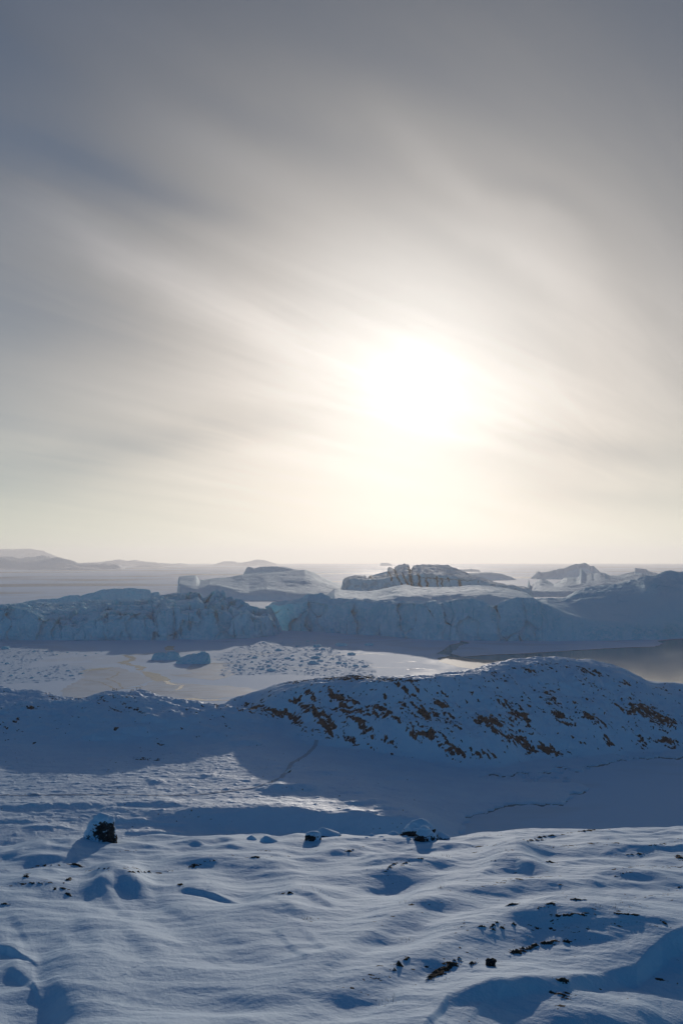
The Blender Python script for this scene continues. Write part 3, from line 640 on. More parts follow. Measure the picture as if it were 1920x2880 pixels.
# wind-cut crests, lower left and middle
for a_ in [([(250, 2450), (290, 2500), (340, 2545), (400, 2580)], 10, 26, 50), ([(225, 2560), (255, 2610), (285, 2650), (310, 2720)], 16, 60, 90),
           ([(190, 2600), (196, 2650), (210, 2700), (230, 2770), (250, 2820), (300, 2870), (340, 2940)], 40, 100, 150), ([(118, 2690), (140, 2740), (168, 2790), (195, 2850), (220, 2920)], 22, 70, 40),
           ([(320, 2580), (370, 2610), (400, 2645), (440, 2680), (490, 2710)], 14, 50, 90), ([(770, 2610), (800, 2640), (850, 2690), (880, 2715)], 9, 20, 50), ([(790, 2590), (860, 2620), (910, 2670), (950, 2710)], 8, 24, 60),
           ([(430, 2500), (470, 2540), (520, 2570), (570, 2605)], 7, 26, 60), ([(720, 2505), (790, 2550), (850, 2590)], 7, 20, 60), ([(1310, 2870), (1335, 2815), (1390, 2785), (1430, 2765)], 9, 18, 40), ([(0, 2560), (60, 2600), (90, 2660), (100, 2740)], 8, 24, 60),
           ([(520, 2620), (580, 2670), (650, 2700), (730, 2710)], 5, 20, 60)]:
    drift_st(*a_)
# sastrugi everywhere, finer towards the front
q1 = (XF * 0.80 + YF * 0.60); q2 = (-XF * 0.60 + YF * 0.80)
wq = noise2(XF / 7, YF / 7, 301)
sas = ridge2(q1 / 9 + 0.6 * wq, q2 / 2.4 + 1.1 * wq, 4, 302, 0.42) - 1.0; sas = np.sign(sas) * np.abs(sas) ** 1.3
left = 1 - sstep(600, 1300, PXF)
r1 = (XF * 0.93 + YF * -0.37); r2 = (XF * 0.37 + YF * 0.93)
sasr = ridge2(r1 / 9 + 0.4 * wq, r2 / 1.3 + 0.6 * wq, 3, 305) - 1.0
amp = 0.35 + 0.65 * sstep(-0.35, 0.5, fbm2(XF / 9, YF / 6, 2, 306))
off += amp * (0.016 * sas * left + 0.015 * sasr * (1 - 0.8 * left))
off += 0.007 * fbm2(XF / 0.9, YF / 0.6, 4, 307) + 0.025 * np.maximum(0, fbm2(r1 / 1.9, r2 / 0.7, 3, 308)) * (1 - left)
off += 0.10 * np.maximum(0, noise2(XF / 2.2, YF / 1.5, 309) - 0.3) * sstep(58, 70, YF)
ZF = ZF + off * (1 - sstep(88, 120, YF))
# the brow: trim the sky-line of the slope and drop to the valley
browt = np.interp(PXF[0], bx_, by_); _, tb = slope_of(960, browt)         # slope of the sight line that grazes the brow
Db = np.interp(AF, AF, 12.0 / (-tb - 0.12))
Db = smooth1(Db, 5)
over = YF - Db[None, :]
drop = np.where(over > 0, 0.55 * over - 0.55 * 2.2 * (1 - np.exp(-over / 2.2)), 0)
ZF = ZF - drop
lim = 140 + (4 - 140) * sstep(60, 430, YF)
ZF = np.maximum(ZF, np.where(over > 30, 2.0 - (YF - 400) * 0.1, -99))

densF = np.zeros_like(ZF)
PXn, PYn = to_px(XF, YF, ZF)
def blobF(cx, cy, rx, ry, v, ang=0):
    global densF
    c_, s_ = math.cos(math.radians(ang)), math.sin(math.radians(ang))
    u = (PXn - cx) * c_ + (PYn - cy) * s_; q = -(PXn - cx) * s_ + (PYn - cy) * c_
    densF = np.maximum(densF, v * np.exp(-((u / rx) ** 2 + (q / ry) ** 2)))
for bl in [(1250, 2728, 66, 15, 1.45, -33), (1325, 2716, 26, 7, 1.1, -24), (1128, 2712, 44, 10, 1.05, -36), (1470, 2675, 75, 8, 1.1, -18), (1520, 2658, 60, 9, .9, -12), (1605, 2650, 40, 4, 1.0, -8),
           (1352, 2608, 18, 5, 1.1, -5), (1390, 2602, 15, 6, 1.1, -30), (1412, 2610, 8, 7, 1.2, -60), (1440, 2603, 16, 4, .9, 0), (1385, 2617, 9, 3, 1.0, 0), (1600, 2610, 110, 20, .55, -4), (1740, 2600, 120, 8, .5, 2), (1870, 2600, 20, 4, .9, 30),
           (1540, 2548, 48, 9, .85, -14), (1440, 2548, 30, 4, .8, -8), (1625, 2533, 50, 3, .85, 2), (1402, 2534, 12, 3, 1.0, 0), (1580, 2510, 60, 3, .5, 0), (1745, 2460, 34, 5, .85, -15), (1900, 2500, 40, 3, .9, -12), (1840, 2520, 60, 5, .5, -8), (1560, 2492, 30, 3, .7, -5),
           (1760, 2442, 60, 3, .6, -8), (1530, 2355, 80, 3.5, .8, -8), (1650, 2338, 70, 3, .8, -6), (1500, 2366, 60, 3, .8, -4), (1840, 2378, 60, 3, .8, -8), (1910, 2412, 20, 7, 1.0, 10), (1790, 2404, 60, 2.5, .8, -3), (1350, 2382, 60, 3, .6, -6), (1400, 2420, 60, 3, .7, -8),
           (1560, 2426, 50, 2.5, .8, 0), (1100, 2438, 26, 6, .9, -30), (1145, 2428, 30, 4, .8, -15), (1180, 2416, 22, 4, .8, -10), (1030, 2448, 20, 3, .8, -8), (985, 2394, 26, 4, .8, -15), (1240, 2540, 30, 3, .6, -8), (1290, 2600, 40, 4, .4, -10),
           (545, 2437, 30, 8, .95, -20), (590, 2425, 28, 4, .9, -5), (215, 2435, 28, 6, .95, 10), (300, 2443, 60, 3, .85, -8), (400, 2455, 60, 3, .85, 3), (120, 2437, 90, 3.5, .8, -4), (75, 2466, 12, 8, 1.0, 0), (110, 2485, 50, 5, .9, 0), (160, 2500, 44, 5, .9, 6), (190, 2478, 20, 6, .95, -30),
           (190, 2515, 14, 5, 1.0, 30), (20, 2545, 30, 4, .8, 0), (505, 2492, 14, 5, 1.1, 0), (730, 2412, 60, 3, .8, -4), (640, 2407, 60, 3, .5, 0), (360, 2395, 30, 3, .8, 0), (470, 2450, 12, 4, .8, 0), (790, 2410, 40, 2, .8, 0), (780, 2514, 30, 2.5, .8, 0), (815, 2514, 12, 2.5, .9, 0),
           (1030, 2350, 8, 3, .9, 0), (870, 2590, 22, 5, .45, -8), (1595, 2760, 30, 6, 1.15, 3), (1580, 2800, 26, 36, .72, 8), (1905, 2768, 5, 4, 1.2, 0), (1840, 2760, 40, 10, .5, -10), (1900, 2700, 24, 6, .45, 0), (1700, 2560, 110, 18, .3, -4), (1150, 2560, 120, 18, .26, -20), (1040, 2760, 160, 30, .22, -30)]:
    blobF(*bl)
# frozen heath showing along the crests of the swells
fr_ = sstep(0.0, 0.45, fbm2(XF / 4.5, YF / 3.0, 3, 421) + 0.1)
for sw, v_, wd_ in [([(1150, 2650), (1300, 2608), (1500, 2575), (1750, 2570), (1960, 2598)], .62, 10), ([(1060, 2588), (1250, 2510), (1450, 2472), (1700, 2452), (1960, 2438)], .55, 8), ([(1010, 2462), (1150, 2430), (1300, 2402), (1500, 2384), (1700, 2374), (1950, 2360)], .55, 5),
                    ([(0, 2426), (110, 2432), (300, 2440), (450, 2446), (600, 2428), (800, 2404), (1000, 2392)], .55, 5), ([(1250, 2350), (1400, 2352), (1530, 2346), (1700, 2336)], .5, 4), ([(900, 2800), (1080, 2740), (1250, 2716), (1420, 2680), (1620, 2648)], .42, 10),
                    ([(1500, 2546), (1700, 2536), (1930, 2530)], .5, 6), ([(0, 2500), (100, 2478), (250, 2455)], .5, 5), ([(600, 2412), (800, 2385), (1000, 2375)], .4, 4)]:
    xs_, ys_ = zip(*sw); yl = np.interp(PXn, xs_, ys_); inr = (PXn > xs_[0]) & (PXn < xs_[-1])
    densF = np.maximum(densF, inr * v_ * fr_ * np.exp(-((PYn - yl) / wd_) ** 2))
txF = fbm2(r1 / 1.5, r2 / 0.30, 5, 401, 0.64) + 0.8 * fbm2(XF / 0.34, YF / 0.3, 4, 402, 0.65)
txF = (txF - txF.mean()) / txF.std()
rockF = 0.5 + 0.42 * (txF - (2.45 - 3.0 * densF))
rockF = np.where(densF < 0.06, 0.0, rockF)
specks = (fbm2(XF / 5, YF / 4, 3, 411) > -0.05) * np.maximum(0, noise2(XF / 0.30, YF / 0.24, 412) - 0.52) * 2.6 * (1 - left * 0.8)
rockF = np.clip(np.maximum(rockF, specks), 0, 1)
wF = sstep(0.42, 0.6, rockF)
ZF = ZF + wF * (0.03 + 0.05 * np.abs(txF)) * sstep(0.4, 0.9, densF)
structure(link('snowy_hillside', grid_mesh('snowy_hillside', XF, YF, ZF, {'rock': rockF}), M_FORE))

def fore_z(x, y):
    a = np.clip((x / y - AF[0]) / (AF[1] - AF[0]), 0, len(AF) - 1.001); ia = int(a); fa = a - ia
    j = int(np.clip(np.searchsorted(DF, y) - 1, 0, len(DF) - 2)); fd = (y - DF[j]) / (DF[j + 1] - DF[j])
    q = ZF[j:j + 2, ia:ia + 2]; return float((q[0, 0] * (1 - fa) + q[0, 1] * fa) * (1 - fd) + (q[1, 0] * (1 - fa) + q[1, 1] * fa) * fd)
def hit_fore(px, py):
    a, t = slope_of(px, py)
    for D in np.arange(28, 100, 0.1):
        if CAMZ + t * D <= fore_z(a * D, D): return Vector((a * D, D, fore_z(a * D, D)))
    D = 78.0; return Vector((a * D, D, CAMZ + t * D))

# ------------------------------------------------------------------ sea: water, ice with an open lead
def poly_mesh(name, pts, holes=(), z=0.0):
    rings = [[Vector((p[0], p[1], 0)) for p in pts]] + [[Vector((p[0], p[1], 0)) for p in h_] for h_ in holes]
    tri = tessellate_polygon(rings); vs = [v for r in rings for v in r]
    me = bpy.data.meshes.new(name); me.from_pydata([(v.x, v.y, z) for v in vs], [], [tuple(t) for t in tri]); me.update()
    bm = bmesh.new(); bm.from_mesh(me); bmesh.ops.recalc_face_normals(bm, faces=bm.faces)
    for f in bm.faces:
        if f.normal.z < 0: f.normal_flip()
    bm.to_mesh(me); bm.free(); return me
def rough_ring(pxpts, amp_, step=6.0, seed=1):
    """picture points -> sea-level outline with a ragged edge"""
    out = []; P = [on_z(*p) for p in pxpts]
    for i in range(len(P)):
        a_, b_ = P[i], P[(i + 1) % len(P)]; L = (b_ - a_).length; k = max(1, int(L / step))
        nrm = Vector((-(b_ - a_).y, (b_ - a_).x, 0)).normalized() if L > 0 else Vector((0, 0, 0))
        for j in range(k):
            t = j / k; p = a_.lerp(b_, t); s_ = float(fbm2(np.array([p.x / 22.0]), np.array([p.y / 22.0]), 4, seed)[0])
            p = p + nrm * s_ * amp_ * (1 if j else 0.3); out.append((p.x, p.y))
    return out
lead = [(1296, 1803), (1322, 1809), (1304, 1812), (1291, 1818), (1286, 1823), (1272, 1832), (1267, 1839), (1298, 1848), (1378, 1842), (1482, 1838), (1605, 1830), (1746, 1822), (1841, 1819), (1864, 1810), (1846, 1803.5),
        (1900, 1798), (2300, 1792), (2600, 1800), (2600, 1930), (2200, 1930), (1920, 1922), (1817, 1914), (1700, 1920), (1500, 1905), (1420, 1892), (1369, 1884), (1300, 1874), (1262, 1867), (1232, 1859), (1230, 1852), (1262, 1845), (1256, 1842), (1227, 1839), (1237, 1833), (1251, 1827), (1258, 1820), (1265, 1814), (1290, 1809)]
lead_ring = rough_ring(lead, 3.0, 7.0, 3)
W_ = 44000
outer = [(-W_, -6000), (W_, -6000), (W_, W_), (-W_, W_)]
structure(link('sea_ice', poly_mesh('sea_ice', outer, [lead_ring], 0.0), M_ICE, smooth=False))
me = bpy.data.meshes.new('sea_water'); me.from_pydata([(-700, 900, -0.35), (2600, 900, -0.35), (2600, 2600, -0.35), (-700, 2600, -0.35)], [], [(0, 1, 2, 3)])
structure(link('sea_water', me, M_WATER, smooth=False))
# new ice and refrozen cracks on the fjord
k = 0
for name, mat_, ring, amp_ in [
    ('new_ice', M_THIN, [(215, 1889), (300, 1880), (340, 1876), (360, 1888), (400, 1900), (440, 1912), (400, 1925), (340, 1940), (300, 1960), (150, 1975), (190, 1930), (240, 1905)], 6),
    ('new_ice', M_THIN, [(540, 1868), (600, 1862), (640, 1872), (650, 1890), (600, 1905), (560, 1900), (520, 1885)], 5),
    ('new_ice', M_THIN, [(430, 1915), (560, 1925), (700, 1935), (760, 1950), (600, 1965), (450, 1962), (380, 1945)], 6),
    ('new_ice', M_THIN, [(600, 1890), (680, 1893), (600, 1915), (480, 1900)], 4),
    ('glazed_ice', M_GLAZE, [(1232, 1860), (1245, 1851), (1262, 1847), (1300, 1851), (1380, 1857), (1450, 1864), (1440, 1878), (1360, 1886), (1290, 1877)], 2),
    ('slush_ice', M_SLUSH, [(394, 1888), (420, 1890), (455, 1898), (480, 1912), (470, 1917), (440, 1917), (415, 1904)], 3),
    ('slush_ice', M_SLUSH, [(470, 1817), (492, 1818), (486, 1824), (494, 1829), (466, 1830), (462, 1824)], 2),
    ('slush_ice', M_SLUSH, [(250, 1882), (330, 1876), (290, 1884), (220, 1890)], 2)]:
    k += 1
    structure(link(name, poly_mesh(name, rough_ring(ring, amp_, 5.0, 40 + k), z=0.02 + 0.008 * k), mat_, smooth=False))
def strip(name, pxs, widths, mat_, z, seed):
    P = [on_z(*p) for p in pxs]; pts = []
    for i in range(len(P) - 1):
        n_ = max(2, int((P[i + 1] - P[i]).length / 4))
        for j in range(n_): pts.append((P[i].lerp(P[i + 1], j / n_), widths[i] + (widths[i + 1] - widths[i]) * j / n_))
    pts.append((P[-1], widths[-1])); vs = []; fs = []
    for i, (p, w_) in enumerate(pts):
        q_ = pts[min(i + 1, len(pts) - 1)][0] - pts[max(i - 1, 0)][0]; nr = Vector((-q_.y, q_.x, 0)).normalized()
        jx = 3.0 * float(noise2(np.array([p.x / 14]), np.array([p.y / 14]), seed)[0]); jw = 1 + 0.8 * float(noise2(np.array([p.x / 9]), np.array([p.y / 9]), seed + 1)[0])
        c_ = p + nr * jx
        vs += [tuple(c_ + nr * w_ * jw * 0.5), tuple(c_ - nr * w_ * jw * 0.5)]
    vs = [(v[0], v[1], z) for v in vs]
    for i in range(len(pts) - 1): fs.append((2 * i, 2 * i + 1, 2 * i + 3, 2 * i + 2))
    me = bpy.data.meshes.new(name); me.from_pydata(vs, [], fs); me.update()
    return structure(link(name, me, mat_, smooth=False))
strip('ice_crack', [(480, 1832), (410, 1841), (350, 1843), (372, 1851), (374, 1856), (342, 1864), (375, 1872), (398, 1878), (394, 1886)], [1, 3, 9, 11, 10, 13, 10, 12, 6], M_SLUSH, 0.10, 5)
strip('ice_crack', [(465, 1916), (480, 1925), (512, 1928), (506, 1938), (494, 1942)], [7, 7, 3, 6, 2], M_WATER, 0.105, 6)
strip('ice_crack', [(220, 1912), (280, 1918), (325, 1940), (400, 1932), (392, 1925)], [1.5, 2.5, 3, 2, 1], M_SLUSH, 0.11, 7)
strip('ice_crack', [(345, 1938), (335, 1922), (300, 1910), (330, 1900), (330, 1890), (280, 1878)], [2, 3, 2.5, 3, 2, 1], M_SLUSH, 0.115, 8)
strip('ice_crack', [(480, 1964), (530, 1967), (600, 1970), (655, 1970)], [2, 10, 9, 3], M_WATER, 0.12, 9)
strip('ice_crack', [(350, 1949), (430, 1947), (520, 1946), (600, 1942)], [2, 3, 2, 1.5], M_SLUSH, 0.125, 10)
strip('ice_crack', [(590, 1805), (640, 1806), (668, 1804)], [1, 4, 1], M_WATER, 0.13, 11)

rs = random.Random(5)
for k_ in range(26):
    x = rs.uniform(240, 1230); y = rs.uniform(1830, 1955) if x < 560 else rs.uniform(1815, 1895); P_ = [(x, y)]
    for _ in range(rs.randint(2, 4)): x += rs.uniform(25, 80) * rs.choice((1, 1, -1)); y += rs.uniform(-6, 9); P_.append((x, min(max(y, 1812), 1975)))
    strip('ice_crack', P_, [0.4] + [rs.uniform(0.8, 2.2) for _ in P_[1:-1]] + [0.4], rs.choice((M_SLUSH, M_THIN, M_THIN)), 0.14 + 0.004 * k_, 60 + k_)
# ------------------------------------------------------------------ icebergs
def catmull(P, T):
    """P: K x N (down the section), T: R params 0..K-1 -> R x N"""
    K_ = P.shape[0]; i = np.clip(np.floor(T).astype(int), 0, K_ - 2); f = (T - i)[:, None]
    p0 = P[np.maximum(i - 1, 0)]; p1 = P[i]; p2 = P[i + 1]; p3 = P[np.minimum(i + 2, K_ - 1)]
    return p1 + 0.5 * f * (p2 - p0 + f * (2 * p0 - 5 * p1 + 4 * p2 - p3 + f * (3 * (p1 - p2) + p3 - p0)))
def berg(curves, px0, px1, ncol, rows, mode='linear', disp=None, dist=2000, round_=0, closel=True, closer=True, endw=0.012):
    """loft of curves (front water line, ..., back water line); returns X, Y, Z grids and section parameter T"""
    a0 = slope_of(px0, 1650)[0]; a1 = slope_of(px1, 1650)[0]; A = np.linspace(a0, a1, ncol)
    Ds, Zs = [], []
    for c in curves:
        d_, z_ = curve(c, A)
        if round_: d_ = smooth1(d_, round_); z_ = smooth1(z_, round_)
        Ds.append(d_); Zs.append(z_)
    Ds = np.array(Ds); Zs = np.array(Zs)
    e = np.ones(ncol)
    if closel: e = np.minimum(e, np.sqrt(np.clip((A - a0) / endw, 0, 1)))
    if closer: e = np.minimum(e, np.sqrt(np.clip((a1 - A) / endw, 0, 1)))
    mid = Ds.mean(0); Ds = mid + (Ds - mid) * (0.15 + 0.85 * e); Zs = np.where(Zs > 0, Zs * e, Zs) - (1 - e) * 4
    T = np.concatenate([np.linspace(i, i + 1, r, endpoint=False) for i, r in enumerate(rows)] + [[len(rows)]])
    if mode == 'smooth': D = catmull(Ds, T); Z = catmull(Zs, T)
    else:
        i = np.clip(np.floor(T).astype(int), 0, len(curves) - 2); f = (T - i)[:, None]; D = Ds[i] * (1 - f) + Ds[i + 1] * f; Z = Zs[i] * (1 - f) + Zs[i + 1] * f
    X = A[None, :] * D
    return X, D, Z, np.repeat(T[:, None], ncol, 1), A
def grid_normals(X, Y, Z):
    P = np.stack([X, Y, Z], -1); u = np.gradient(P, axis=1); v = np.gradient(P, axis=0); nn = np.cross(u, v)
    return nn / (np.linalg.norm(nn, axis=-1, keepdims=True) + 1e-9)
def roughen(X, Y, Z, amps, seed, lowest=True):
    nn = grid_normals(X, Y, Z); d = np.zeros_like(X)
    for a_, s_, kind in amps:
        if kind == 'f': d += a_ * fbm3(X / s_, Y / s_, Z / s_, 4, seed)
        if kind == 'r': d += a_ * (1 - 2 * np.abs(fbm3(X / s_, Y / s_, Z / (s_ * 2), 3, seed + 5)))
        if kind == 'v': d += a_ * (1 - 2 * np.abs(fbm3(X / s_, Y / s_, Z / (s_ * 6), 3, seed + 9)))
        seed += 3
    fadez = sstep(-3, 4, Z)
    return X + nn[..., 0] * d * fadez, Y + nn[..., 1] * d * fadez, Z + nn[..., 2] * d * fadez
def cracks(X, Y, Z, spacing, width, depth, seed, tall=4.0):
    """vertical clefts in the ice: pushes the surface back (away from the fjord) and marks deep blue ice"""
    v = noise2(X / spacing + 0.25 * noise2(X / spacing * 3, Z / spacing, seed + 2), Z / (spacing * tall) + Y / (spacing * tall), seed)
    on = sstep(0.0, 0.35, noise2(X / (spacing * 1.3), Z / (spacing * 1.2), seed + 7))
    m_ = (1 - sstep(0, width, np.abs(v))) * on
    return Y + m_ * depth, m_
def place_berg(name, X, Y, Z, mat_, label, blue=None, dirt=None, group=None, cat='iceberg', crisp=False):
    at_ = {'blue': np.zeros_like(X) if blue is None else blue, 'dirt': np.zeros_like(X) if dirt is None else dirt}
    cx, cy = float(X.mean()), float(Y.mean())
    o = link(name, grid_mesh(name, X - cx, Y - cy, Z, at_), mat_, smooth=not crisp); o.location = (cx, cy, 0)
    if cat == 'hill': return structure(o)
    return tag(o, label, cat, group)
def S3(lst, D): return [(x, D, y) for x, y in lst]
def off_curve(c, dD, dz=0, z=None):
    out = []
    for s in c:
        a, D, zz = station(s); px, py = None, None
        D2 = D + dD; z2 = (zz + dz) if z is None else z
        px, py = to_px(a * D2, D2, z2); out.append((px, D2, None, z2))
    return out

# -- crevassed berg, left
b1 = [(-260, 1800), (0, 1800), (120, 1801), (240, 1801.5), (400, 1800), (430, 1801), (470, 1803), (486, 1798), (540, 1799), (600, 1800), (640, 1797), (700, 1795), (745, 1791), (775, 1787), (800, 1783)]
baseD = lambda x: float(np.interp(x, [p[0] for p in b1], [on_z(p[0], p[1]).y for p in b1]))
c0 = [(x, baseD(x), None, -3) for x, _ in b1]
ft = [(-260, 1718), (0, 1715), (61, 1716), (92, 1724), (110, 1738), (130, 1752), (184, 1758), (214, 1766), (239, 1758), (275, 1740), (312, 1725), (340, 1732), (361, 1727), (392, 1737), (410, 1733), (425, 1745), (436, 1750), (446, 1721), (484, 1723), (487, 1748), (492, 1712), (532, 1721), (541, 1730), (562, 1724), (590, 1721), (611, 1730), (636, 1729), (665, 1727), (694, 1724), (715, 1736), (735, 1733), (758, 1730), (764, 1741), (777, 1762), (790, 1776), (800, 1781)]
c1 = [(x, baseD(x) + 10, y) for x, y in ft]
c1a = [(x, baseD(x) + 3, None, 0.55 * station((x, baseD(x) + 10, y))[2]) for x, y in ft]
mt = [(-260, 1712), (0, 1711), (61, 1709), (120, 1718), (200, 1722), (239, 1722), (312, 1708), (361, 1708), (420, 1706), (446, 1708), (486, 1700), (520, 1702), (556, 1688), (575, 1705), (590, 1700), (611, 1692), (640, 1708), (665, 1712), (690, 1712), (715, 1722), (758, 1722), (777, 1748), (800, 1775)]
c2 = [(x, baseD(x) + 110, y) for x, y in mt]
cr = [(-260, 1707), (0, 1706), (61, 1702), (200, 1692), (300, 1690), (400, 1689), (456, 1680), (510, 1670), (556, 1669.5), (572, 1682), (584, 1677), (593, 1668), (603, 1660), (611, 1657), (617, 1667), (622, 1668), (626, 1660), (630, 1674), (636, 1681), (651, 1680), (658, 1686), (665, 1684), (676, 1685), (690, 1695), (697, 1697), (703, 1704), (722, 1707), (731, 1712), (752, 1712), (761, 1720), (775, 1738), (785, 1755), (800, 1775)]
crD = lambda x: baseD(x) + np.interp(x, [0, 450, 530, 572, 600, 700, 800], [470, 470, 440, 300, 200, 110, 60])
c3 = [(x, crD(x), y) for x, y in cr]
c4 = off_curve(c3, 25, z=-3)
X, Y, Z, T, A = berg([c0, c1a, c1, c2, c3, c4], -260, 790, 1000, [60, 70, 170, 170, 12], closel=False, endw=0.006)
top = sstep(1.7, 2.25, T) * (1 - sstep(3.85, 4.0, T))
sx = XX = X + 10 * noise2(X / 50, Y / 50, 501)
f1, f2, idr, ox, oy = worley2((sx * 0.95 + Y * 0.25) / 46, (Y - 0.25 * sx) / 62, 502)
gap = 1 - sstep(0.02, 0.11, f2 - f1)
regio = 0.45 + 0.55 * sstep(150, 420, to_px(X, Y, Z)[0])
Z = Z + top * ((idr - 0.5) * 14 * regio - gap * 24 * regio + 62 * 0.06 * oy + ox * (idr - 0.5) * 8)
g1_, g2_, idg, gx_, gy_ = worley2(sx / 19, Y / 27, 505)
Z = Z + top * ((idg - 0.5) * 5.0 * regio - (1 - sstep(0.02, 0.12, g2_ - g1_)) * 4.0 * regio)
face = sstep(0.0, 0.4, T) * (1 - sstep(2.0, 2.6, T))
vb1, vb2, idv, vx, vy = worley2(X / 30 + 0.3 * noise2(X / 30, Z / 20, 510), Z / 60 + 0.5, 511)
Y = Y + face * ((idv - 0.5) * 20 + vx * (idv - 0.3) * 14)
PXb, PYb = to_px(X, Y, Z)
cleft = np.zeros_like(X)
for cx_, lo, hi, wd_ in ((168, 1750, 1800, 1.6), (204, 1765, 1800, 1.3), (236, 1760, 1800, 1.6), (268, 1745, 1770, 1.5), (300, 1730, 1790, 1.3), (406, 1735, 1775, 2.2), (428, 1700, 1762, 3.0), (440, 1735, 1795, 2.2), (489, 1712, 1800, 4.0), (507, 1750, 1800, 1.6), (530, 1725, 1775, 2.4), (540, 1735, 1752, 2.0), (560, 1710, 1735, 2.0), (586, 1700, 1735, 2.4), (608, 1725, 1755, 3.2), (655, 1740, 1800, 1.2), (715, 1735, 1780, 1.4), (743, 1750, 1775, 2.0), (764, 1735, 1790, 1.4)):
    xx = cx_ + 3 * noise2(PYb / 14, PYb * 0, int(cx_)) + (PYb - lo) * 0.08
    cleft = np.maximum(cleft, np.exp(-((PXb - xx) / (wd_ * 1.25)) ** 2) * sstep(lo - 6, lo + 4, PYb) * (1 - sstep(hi - 6, hi + 2, PYb)))
Y = Y + cleft * 3 * face
X, Y, Z = roughen(X, Y, Z, [(2.6, 26, 'f'), (1.5, 9, 'f'), (1.3, 16, 'v')], 520)
Y, cm = cracks(X, Y, Z, 30, 0.03, 0.4, 530)
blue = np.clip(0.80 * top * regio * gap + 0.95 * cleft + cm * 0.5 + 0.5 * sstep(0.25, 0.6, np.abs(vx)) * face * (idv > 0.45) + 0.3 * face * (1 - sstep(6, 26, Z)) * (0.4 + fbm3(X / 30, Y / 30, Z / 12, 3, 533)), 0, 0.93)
place_berg('iceberg', X, Y, Z, M_BERG, 'long blue crevassed iceberg of split blocks and spires filling the left of the fjord', blue, crisp=True)

# -- long dark hump behind it
sk = [(40, 1712), (52, 1707), (61, 1695), (92, 1685), (129, 1686), (159, 1684), (180, 1677), (196, 1674), (227, 1676), (269, 1663), (294, 1657), (325, 1654), (370, 1656), (407, 1657), (421, 1660), (424, 1668), (430, 1666), (446, 1666), (450, 1675), (456, 1679), (464, 1695)]
D0 = 2640
X, Y, Z, T, A = berg([[(x, D0 - 60, None, -3) for x, _ in sk], [(x, D0 - 45, min(y + 42, 1722)) for x, y in sk], [(x, D0 - 20, min(y + 18, 1715)) for x, y in sk], S3(sk, D0), [(x, D0 + 80, None, -3) for x, _ in sk]], 42, 462, 420, [20, 60, 60, 30], endw=0.004)
X, Y, Z = roughen(X, Y, Z, [(2.8, 45, 'f'), (1.6, 14, 'f'), (1.0, 22, 'v')], 560)
Y, cm = cracks(X, Y, Z, 60, 0.04, 1, 563)
place_berg('iceberg', X, Y, Z, M_BERG, 'long humped dark iceberg rising just behind the crevassed iceberg on the left', cm * 0.6)
# small lump at the far left edge
sk = [(0, 1709), (6, 1704), (12, 1701), (25, 1700), (32, 1703), (36, 1709)]
X, Y, Z, T, A = berg([[(x, 2300, None, -3) for x, _ in sk], S3(sk, 2320), [(x, 2350, None, -3) for x, _ in sk]], 0, 37, 60, [30, 20], endw=0.004)
X, Y, Z = roughen(X, Y, Z, [(1.0, 12, 'f')], 570)
place_berg('iceberg', X, Y, Z, M_BERG, 'small rounded ice lump at the left edge behind the crevassed iceberg')

# -- wall berg, centre, running right into the smooth one
b2 = [(745, 1770), (786, 1773), (832, 1775), (920, 1779), (1024, 1787), (1066, 1788), (1124, 1793), (1208, 1800), (1284, 1802), (1361, 1802.5), (1440, 1803), (1530, 1803)]
bD2 = lambda x: float(np.interp(x, [p[0] for p in b2], [on_z(p[0], p[1]).y for p in b2]))
ft = [(745, 1716), (757, 1708), (770, 1701), (783, 1705), (805, 1700), (823, 1697), (844, 1699), (868, 1692), (900, 1700), (940, 1702), (978, 1693), (1009, 1691), (1050, 1696), (1085, 1700), (1124, 1697), (1180, 1697), (1223, 1695), (1230, 1700), (1240, 1700), (1246, 1694), (1258, 1694), (1280, 1688), (1300, 1685), (1320, 1685.5), (1338, 1688), (1355, 1695), (1372, 1703), (1388, 1709), (1400, 1700), (1425, 1690), (1449, 1682), (1476, 1680), (1495, 1682), (1510, 1690), (1530, 1700)]
c0 = [(x, bD2(x), None, -3) for x, _ in b2]
c1 = [(x, bD2(x) + 12, y) for x, y in ft]
c1a = [(x, bD2(x) + 4, None, 0.5 * station((x, bD2(x) + 12, y))[2]) for x, y in ft]
cr = [(745, 1714), (770, 1698), (800, 1692), (823, 1690), (845, 1680), (860, 1672), (868, 1669), (884, 1673), (900, 1671), (920, 1677), (935, 1682), (960, 1684), (1036, 1689), (1124, 1694), (1200, 1691), (1240, 1690), (1300, 1686), (1340, 1689), (1372, 1702), (1388, 1707), (1410, 1698), (1440, 1690), (1480, 1684), (1530, 1696)]
c2 = [(x, bD2(x) + 60, y) for x, y in cr]
c3 = off_curve(c2, 160, z=28); c4 = off_curve(c2, 260, z=-3)
X, Y, Z, T, A = berg([c0, c1a, c1, c2, c3, c4], 748, 1528, 1000, [70, 90, 60, 30, 8], endw=0.004)
face = 1 - sstep(1.9, 2.2, T)
vb1, vb2, idv, vx, vy = worley2(X / 34 + 0.4 * noise2(X / 40, Z / 30, 610), Z / 70 + 0.5, 611)
Y = Y + face * ((idv - 0.5) * 16 + vx * (idv - 0.4) * 12)
X, Y, Z = roughen(X, Y, Z, [(4.0, 42, 'f'), (1.8, 14, 'f'), (1.2, 20, 'v')], 620)
Y, cm = cracks(X, Y, Z, 42, 0.018, 0.4, 631, 6)
PXb = to_px(X, Y, Z)[0]
main = np.exp(-((PXb - np.interp(Z, [0, 30, 50, 60], [1262, 1268, 1276, 1268])) / 2.2) ** 2) * face       # the tall open cleft
